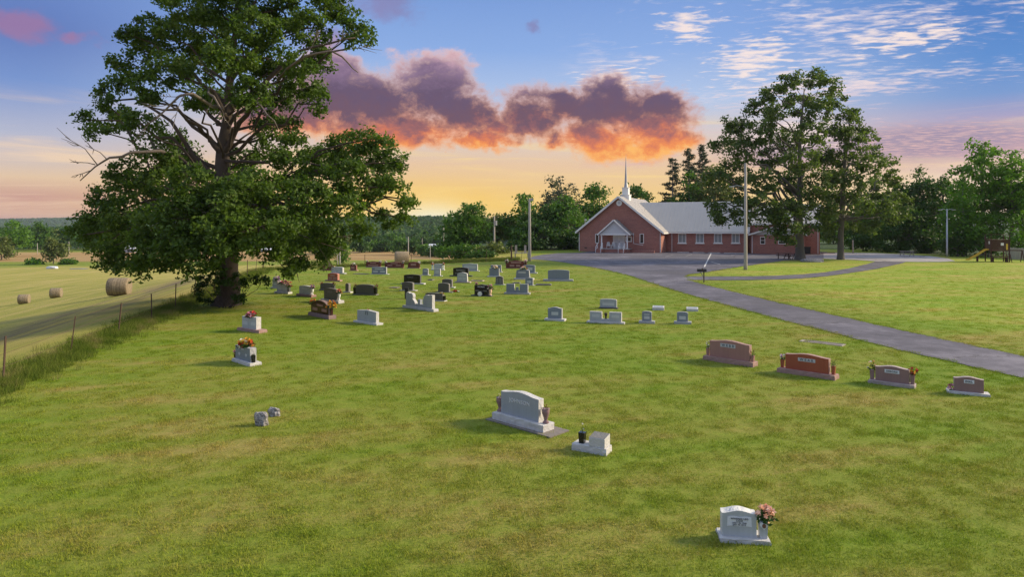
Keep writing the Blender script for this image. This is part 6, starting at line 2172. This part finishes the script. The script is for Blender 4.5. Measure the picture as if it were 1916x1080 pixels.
# --- left stones
stone('reed', 'grey gravestone with two heart panels under a red and yellow flower saddle', 433, 489, 681, 646, 42, 'flat', 'blue', (.08, .86), .42, .20, .24, 'grey_r', None, [('REED', .5, .82, .16, 'etch', .003)])
s = STONES['reed']
for fx in (.27, .73):
    q = .0065 * s['dh'] * 1.35
    pr = [(q * 16 * math.sin(6.283 * k / 20) ** 3, q * (13 * math.cos(6.283 * k / 20) - 5 * math.cos(2 * 6.283 * k / 20) - 2 * math.cos(3 * 6.283 * k / 20))) for k in range(20)]
    o = MB().prism(pr[::-1], -.008, .004).build('heart_panel', M['panel'], s['tab']); o.location = (-s['dw'] / 2 + fx * s['dw'], -s['dt'] / 2, s['dh'] * .42)
bouquet(on_top('reed'), .40, .32, ['f_red', 'f_red', 'f_yellow', 'f_yellow', 'f_white', 'f_orange'], 70, 'red, yellow and white flower saddle on the heart panel gravestone', 21, .075, .10, rz=-R(42))
p = vase('reed', .0, 'square', 'black', .14, .12, -.05); bouquet(p, .12, .16, ['f_salmon', 'f_pink'], 18, 'pink flower ball left of the heart panel gravestone', 22, .05, green=.2)
p = vase('reed', .94, 'square', 'black', .26, .12, -.05); bouquet(p, .06, .06, ['f_dried'], 2, 'green stems in the dark vase right of the heart panel gravestone', 23, .02, green=3)
stone('adams', 'grey gravestone with a straight top under a pink and red flower saddle', 443, 500, 621, 591, 34, 'flat', 'grey', (.16, .80), .44, .20, .26, 'rose_r', [(.05, .38, .30, .58, 'panel'), (.62, .95, .30, .58, 'panel')], [('ADAMS', .5, .80, .17, 'etch', .003)])
bouquet(on_top('adams'), .34, .26, ['f_wine', 'f_red', 'f_pink', 'f_pink', 'f_white'], 60, 'pink, white and dark red flower saddle on the straight topped gravestone', 24, .07, .08, rz=-R(34))
stone('arch', 'dark wine red arched gravestone with orange flowers on both sides', 576, 629, 594, 561, 46, 'arch', 'wine', (.06, .90), .44, .22, .24, None, [(.34, .68, .56, .70, 'rose'), (.10, .38, .18, .40, 'rose'), (.62, .90, .18, .40, 'rose')])
p = on_base('arch', .02) + Vector((0, 0, .45)); q = vase('arch', .03, 'square', 'wine', .4, .12); bouquet(q, .20, .34, ['f_orange', 'f_orange', 'f_salmon', 'f_red'], 24, 'orange flowers in the left vase of the arched gravestone', 25, .065)
q = vase('arch', .95, 'square', 'wine', .4, .12); bouquet(q, .28, .36, ['f_gold', 'f_gold', 'f_orange', 'f_yellow'], 36, 'golden orange flowers in the right vase of the arched gravestone', 26, .07, .05)
stone('pointed', 'pale grey gravestone with a low pointed top and small cross emblem', 660, 717, 606, 579, 40, 'apex', 'pale', (.10, .90), .42, .13, .18, 'pale_r')
s = STONES['pointed']
MB().box(-.10, -.05, -.10, -.088, s['dh'] * .58, s['dh'] * .84).box(.05, .10, -.10, -.088, s['dh'] * .58, s['dh'] * .84).box(-.1, .1, -.10, -.088, s['dh'] * .84, s['dh'] * .88).build('emblem', M['ink'], s['tab'])
bouquet(on_top('pointed', .5, .01), .06, .07, ['f_red', 'f_salmon'], 7, 'tiny red flowers on the peak of the pale pointed gravestone', 27, .03)
stone('lg1', 'dark grey curved gravestone with a white vase of orange flowers, behind the arched one', 599, 644, 566, 539, 42, 'oval', 'dark', (.12, .82), .42, .20, .2, 'grey_r', [(.28, .66, .60, .76, 'dark_r')])
p = vase('lg1', .88, 'urn', 'white', .42, .18); bouquet(p, .2, .28, ['f_red', 'f_orange', 'f_salmon'], 20, 'orange red flowers in the white vase of the dark curved gravestone', 28, .07)
stone('lg2', 'grey curved gravestone with a white vase of purple flowers, third from the oak', 554, 592, 555, 534, 38, 'oval', 'grey', (.12, .84), .40, .20, .2, 'rose_r', [(.25, .70, .55, .75, 'panel')])
p = vase('lg2', .90, 'urn', 'white', .42, .18); bouquet(p, .2, .26, ['f_mauve', 'f_purple', 'f_pink'], 18, 'purple pink flowers in the white vase of the grey curved gravestone', 29, .07)
stone('lg3', 'grey gravestone heaped with pink and orange flowers, second from the oak', 513, 547, 549.5, 531, 30, 'oval', 'grey', (.12, .84), .38, .20, .2, None, [(.08, .46, .18, .55, 'panel'), (.54, .92, .18, .55, 'panel')])
bouquet(on_top('lg3', .15), .26, .25, ['f_pink', 'f_white', 'f_mauve'], 26, 'pink flowers on the left shoulder of the heaped grey gravestone', 30, .08)
bouquet(on_top('lg3', .6), .30, .28, ['f_pink', 'f_wine', 'f_pink', 'f_white'], 30, 'pink and dark red flowers on top of the heaped grey gravestone', 31, .08)
p = vase('lg3', .92, 'square', 'dark', .35, .16); bouquet(p, .26, .36, ['f_salmon', 'f_gold', 'f_pink'], 28, 'salmon and golden flowers at the right of the heaped grey gravestone', 32, .08)
stone('lg4', 'pale gravestone topped with purple flowers, nearest the oak', 506, 528, 540, 524, 28, 'flat', 'pale', (.14, .88), .36, .16, .2, 'pale_r', [(.2, .8, .3, .6, 'panel')])
bouquet(on_top('lg4', .6), .30, .30, ['f_purple', 'f_purple', 'f_white', 'f_mauve'], 32, 'purple and white flower saddle on the pale gravestone nearest the oak', 33, .08)
stone('lg5', 'dark grey low curved gravestone with dark flowers at both ends', 597, 630, 544, 529, 22, 'oval', 'dark', (.10, .86), .38, .16, .2, 'dark_r')
p = vase('lg5', .06, 'square', 'dark', .3, .15); bouquet(p, .15, .22, ['f_wine', 'f_dried'], 10, 'dark red flowers at the left end of the low dark gravestone', 34, .06)
p = vase('lg5', .93, 'square', 'dark', .3, .15); bouquet(p, .15, .22, ['f_wine', 'f_dried'], 10, 'dark red flowers at the right end of the low dark gravestone', 35, .06)
stone('lg6', 'narrow grey upright gravestone beside the wide dark one', 642, 661, 548, 530, 24, 'oval', 'dark', (.24, .70), .34, .12, .22, 'grey_r')
stone('lg7', 'wide charcoal gravestone with dark vases at both ends', 659, 709, 552.5, 532, 16, 'oval', 'dark', (.13, .86), .40, .10, .22, 'dark_r')
p = vase('lg7', .06, 'square', 'black', .42, .22); bouquet(p, .16, .22, ['f_dried', 'f_wine'], 10, 'dried flowers in the left vase of the wide charcoal gravestone', 36, .06)
p = vase('lg7', .92, 'square', 'black', .42, .22); bouquet(p, .22, .26, ['f_dried', 'f_white', 'f_wine'], 16, 'dried flowers in the right vase of the wide charcoal gravestone', 37, .06)
stone('brickred', 'brick red gravestone with oval panel on a pale plinth', 608, 641, 526.5, 511, 18, 'oval', 'brick_red', (.16, .82), .40, .16, .3, 'rose_r', [(.25, .70, .55, .78, 'rose_r'), (.08, .45, .12, .42, 'rose_r'), (.55, .92, .12, .42, 'rose_r')])
stone('bk1', 'pale blue grey gravestone behind the brick red one', 617, 649, 512.5, 499.5, 20, 'oval', 'pale', (.08, .84), .40, .14, .24, 'blue_r', [(.2, .8, .55, .75, 'panel'), (.08, .45, .12, .40, 'panel'), (.55, .92, .12, .40, 'panel')])
stone('bk2', 'wide maroon winged gravestone, leftmost of the back row', 600, 629, 506.5, 495, 14, 'wing', 'maroon', (.03, .97), .40, .12, .22, None, [(.25, .75, .60, .80, 'rose'), (.1, .4, .1, .4, 'rose')])
bouquet(on_top('bk2', .98, -.25), .16, .16, ['f_yellow', 'f_white'], 9, 'pale yellow flowers on the right shoulder of the leftmost maroon gravestone', 38, .07)
stone('bk3', 'small maroon gravestone crowned with white flowers in the back row', 653, 671, 507, 496, 12, 'flat', 'maroon', (.12, .86), .36, .14, .22, 'rose_r', [(.15, .70, .2, .7, 'rose')])
bouquet(on_top('bk3'), .30, .26, ['f_white', 'f_white', 'f_peach'], 20, 'white flower saddle on the small maroon gravestone', 39, .08)
stone('bk4', 'grey flat topped gravestone with two panels in front of the maroon row', 693, 729, 513.5, 499.5, 14, 'flat', 'blue', (.06, .88), .36, .06, .2, 'pale_r', [(.2, .8, .62, .8, 'panel'), (.08, .42, .2, .45, 'panel'), (.58, .92, .2, .45, 'panel')])
stone('bk5', 'maroon winged gravestone with white flowers, left of the longest maroon one', 684, 714, 500.5, 489, 10, 'wing', 'maroon', (.04, .96), .38, .12, .22, 'rose_r', [(.28, .72, .60, .80, 'rose'), (.12, .88, .12, .38, 'rose')])
stone('bk6', 'longest maroon winged gravestone with white flowers in the back row', 719, 757, 501.5, 490, 10, 'wing', 'maroon', (.04, .96), .38, .12, .22, None, [(.3, .7, .62, .80, 'rose'), (.12, .4, .2, .45, 'rose'), (.6, .88, .2, .45, 'rose')])
stone('bk7', 'compact maroon winged gravestone in the back row beside the hay bale', 761, 787, 502.5, 490, 10, 'wing', 'maroon', (.05, .95), .38, .12, .22, 'rose_r', [(.28, .72, .35, .72, 'rose')])
for i, (k, fx, nm) in enumerate([('bk5', .05, 'left end of the maroon gravestone left of the longest one'), ('bk5', .95, 'right end of the maroon gravestone left of the longest one'), ('bk6', .04, 'left end of the longest maroon gravestone'), ('bk6', .96, 'right end of the longest maroon gravestone'), ('bk7', .93, 'right end of the compact maroon gravestone')]):
    q = vase(k, fx, 'square', 'maroon', .45, .18); bouquet(q, .20, .24, ['f_white', 'f_white', 'f_pink'], 14, 'white flowers at the ' + nm, 40 + i, .08)
# --- middle stones
stone('c1', 'small grey round topped gravestone, left of a neighbouring pair', 787, 806, 515.5, 502.5, 14, 'oval', 'blue', (.18, .80), .34, .08, .18, 'pale_r', [(.2, .8, .5, .75, 'panel')])
stone('c2', 'small pale flat topped gravestone, right of a neighbouring pair', 809, 829, 517, 502.5, 14, 'flat', 'pale', (.14, .80), .34, .06, .2, 'pale_r', [(.2, .8, .3, .75, 'panel')])
stone('c3', 'grey round topped gravestone with red flowers at both ends', 806, 833, 505.5, 493.5, 12, 'oval', 'grey', (.22, .80), .34, .10, .18, 'pale_r', [(.2, .8, .5, .7, 'panel')])
for i, fx in enumerate((.09, .91)):
    q = vase('c3', fx, 'square', 'white', .45, .16); bouquet(q, .16, .26, ['f_red', 'f_red', 'f_white'], 14, 'red flowers at the %s end of the grey round topped gravestone' % ('left', 'right')[i], 50 + i, .07)
stone('c4', 'black polished gravestone left of the middle, on a pale plinth', 750, 797, 532, 513.5, 18, 'oval', 'black', (.11, .82), .40, .12, .24, 'pale_r', [(.22, .55, .60, .74, 'dark')])
s = STONES['c4']
stone('c5', 'small dark brown gravestone in front of the black polished one', 747, 782, 544.5, 527.5, 20, 'oval', 'dark', (.14, .80), .36, .08, .24, 'grey_r')
stone('c6', 'dark grey gravestone with a small red posy on the grass beside it', 815, 850, 547.5, 529.5, 20, 'oval', 'dark', (.12, .78), .36, .07, .22, 'dark_r')
stone('c7', 'brown grey gravestone half hidden behind the one with the red posy', 825, 853, 538.5, 522, 20, 'oval', 'dark', (.06, .80), .34, .08, .2, 'grey_r')
bouquet(px2g(852, 547) + Vector((0, 0, .03)), .28, .12, ['f_red', 'f_white', 'f_red'], 14, 'red and white posy lying on the grass right of the dark gravestone', 52, .08)
stone('c8', 'wide dark grey gravestone with yellow flowers behind the praying figures', 793, 837, 563.5, 548, 24, 'oval', 'dark', (.04, .88), .38, .10, .22, 'grey_r')
bouquet(on_top('c8', .92, -.04), .16, .12, ['f_yellow', 'f_yellow', 'f_white'], 12, 'pale yellow flowers on the wide grey gravestone behind the praying figures', 53, .07)
p = vase('c8', .93, 'square', 'black', .3, .16)
stone('c9', 'grey tapered gravestone in front of the wide black one', 850, 882, 529.5, 509.5, 14, 'taper', 'grey', (.14, .82), .42, .10, .22, 'mauve_r', [(.2, .8, .62, .78, 'panel'), (.12, .46, .2, .45, 'panel'), (.54, .88, .2, .45, 'panel')])
stone('c10', 'wide black polished gravestone behind the grey tapered one', 841, 885, 517.5, 500.5, 12, 'oval', 'black', (.15, .83), .40, .12, .24, 'black_r', [(.2, .8, .58, .76, 'dark_r'), (.12, .46, .15, .35, 'dark'), (.54, .88, .15, .35, 'dark')])
stone('c11', 'pale grey wide gravestone at the back beside the black one', 863, 898, 507.5, 493, 12, 'apex', 'pale', (.05, .90), .38, .06, .2, 'pale_r', [(.1, .9, .3, .7, 'panel')])
stone('c12', 'grey flat topped gravestone with cream and yellow flowers on top', 911, 937, 518.5, 502, 12, 'flat', 'blue', (.17, .92), .38, .12, .2, 'pale_r')
bouquet(on_top('c12', .58), .34, .26, ['f_yellow', 'f_white', 'f_peach'], 26, 'cream and yellow flower saddle on the flat topped gravestone', 54, .09)
stone('c13', 'blue grey gravestone half hidden behind the cream flowers', 916, 941, 509.5, 496, 12, 'flat', 'blue', (.06, .90), .36, .06, .2, 'pale_r')
stone('c14', 'grey gravestone with darkened face left of the tower memorial', 924.5, 946, 533.5, 516.5, 12, 'taper', 'dark', (.10, .84), .36, .06, .22, 'grey_r', [(.12, .38, .1, .75, 'dark_r'), (.5, .8, .1, .75, 'dark_r')])
stone('c15', 'black gravestone with pale flowers at its right end and a white disc', 880.5, 923, 554.5, 532, 22, 'apex', 'black', (.16, .84), .40, .08, .22, 'black_r', None, [('GEORGE', .48, .78, .17, 'etch', .004)])
s = STONES['c15']
MB().box(-s['dw'] * .42, -s['dw'] * .16, -s['dt'] / 2 - .006, -s['dt'] / 2 + .004, s['dh'] * .36, s['dh'] * .46).box(s['dw'] * .16, s['dw'] * .42, -s['dt'] / 2 - .006, -s['dt'] / 2 + .004, s['dh'] * .36, s['dh'] * .46).box(-.1, .1, -s['dt'] / 2 - .006, -s['dt'] / 2 + .004, s['dh'] * .34, s['dh'] * .40).build('name_panel', M['dark_r'], s['tab'])
q = vase('c15', .92, 'urn', 'f_peach', .42, .22); bouquet(q, .24, .34, ['f_pink', 'f_white', 'f_pink'], 24, 'pink and white flowers in the peach vase of the black gravestone', 55, .08)
bouquet(on_top('c15', .1, .0), .14, .16, ['f_pink', 'f_white'], 10, 'small pink flowers on the left shoulder of the black gravestone', 56, .06)
prof = [(.16 * math.cos(6.283 * k / 16), .17 + .16 * math.sin(6.283 * k / 16)) for k in range(16)]
o = MB().prism(prof, -.02, .02).build('white_disc', M['white']); o.location = spot('c15', -.02, -.30, 0); o.rotation_euler = (0, 0, -R(22)); tag(o, 'white round disc leaning against the black gravestone', 'plaque')
stone('c16', 'grey shouldered gravestone with yellow and pink flowers on top', 961, 1000, 523.5, 503.5, 14, 'taper', 'blue', (.10, .80), .42, .14, .26, 'grey_r', [(.18, .72, .55, .72, 'panel')])
bouquet(on_top('c16', .55), .32, .26, ['f_yellow', 'f_white', 'f_salmon', 'f_red'], 30, 'yellow, white and red flower saddle on the shouldered gravestone', 57, .09)
stone('c17', 'blue grey gravestone behind the shouldered one with yellow flowers', 975, 1006, 512, 495.5, 12, 'oval', 'blue', (.10, .86), .38, .12, .2, 'pale_r', [(.2, .8, .3, .65, 'panel')])
stone('c18', 'wide maroon gravestone with white flowers at both ends near the lot', 946, 986, 502.5, 487.5, 10, 'wing', 'maroon', (.06, .94), .38, .08, .22, None, [(.22, .78, .62, .82, 'rose'), (.15, .4, .15, .42, 'rose'), (.5, .72, .15, .42, 'rose')])
for i, fx in enumerate((.04, .96)):
    q = vase('c18', fx, 'square', 'maroon', .55, .2); bouquet(q, .24, .32, ['f_white', 'f_white', 'f_pink'], 20, 'white flowers at the %s end of the wide maroon gravestone near the lot' % ('left', 'right')[i], 58 + i, .09)
stone('c19', 'small grey square gravestone right of the tower memorial', 981.5, 1002.5, 534.5, 519.5, 14, 'oval', 'blue', (.05, .78), .36, .04, .2, 'pale_r', [(.2, .8, .25, .6, 'panel')])
stone('c20', 'widest blue grey gravestone, rightmost near the asphalt lot', 1016, 1073, 526.5, 504.5, 8, 'oval', 'blue', (.16, .87), .46, .16, .24, 'blue_r')
o = MB().box(-.11, .11, -.11, .11, -.05, .75).build('lantern', M['black_plastic']); o.location = px2g(760, 560) + Vector((0, .2, 0))
tag(o, 'dark stone vase standing behind the praying figures', 'vase')

# --- two fieldstone markers
o = rock('fieldstone_marker', px2g(487, 799) + Vector((0, .1, .15)), .16, .09, .19, M['fieldstone'], 21, amp=.3); o.rotation_euler = (0, 0, -R(15)); tag(o, 'rough weathered fieldstone marker, nearer of two in the grass', 'grave marker', 'rough fieldstone markers')
o = rock('fieldstone_marker', px2g(510, 781) + Vector((0, .1, .10)), .16, .08, .13, M['fieldstone'], 27, amp=.34); o.rotation_euler = (0, .12, -R(12)); tag(o, 'smaller rough fieldstone marker just behind the nearer one', 'grave marker', 'rough fieldstone markers')

# ------------------------------------------------------------------ evening haze: closed box of thin air round everything
mhz = bpy.data.materials.new('haze_air'); mhz.use_nodes = True
t = NT(mhz.node_tree)
pv = t.n('ShaderNodeVolumePrincipled', inp={'Color': (0.78, 0.86, 1.0, 1), 'Density': 0.00008, 'Anisotropy': 0.2})
t.n('ShaderNodeOutputMaterial', inp={'Volume': pv.outputs[0]})
hz = MB().box(gx[0] - 20, gx[-1] + 20, gy[0] - 20, gy[-1] + 20, float(GZ.min()) - 1.0, 54.0).build('haze', mhz)
tag(hz, 'thin evening haze over the far hills', 'haze', None, 'stuff')
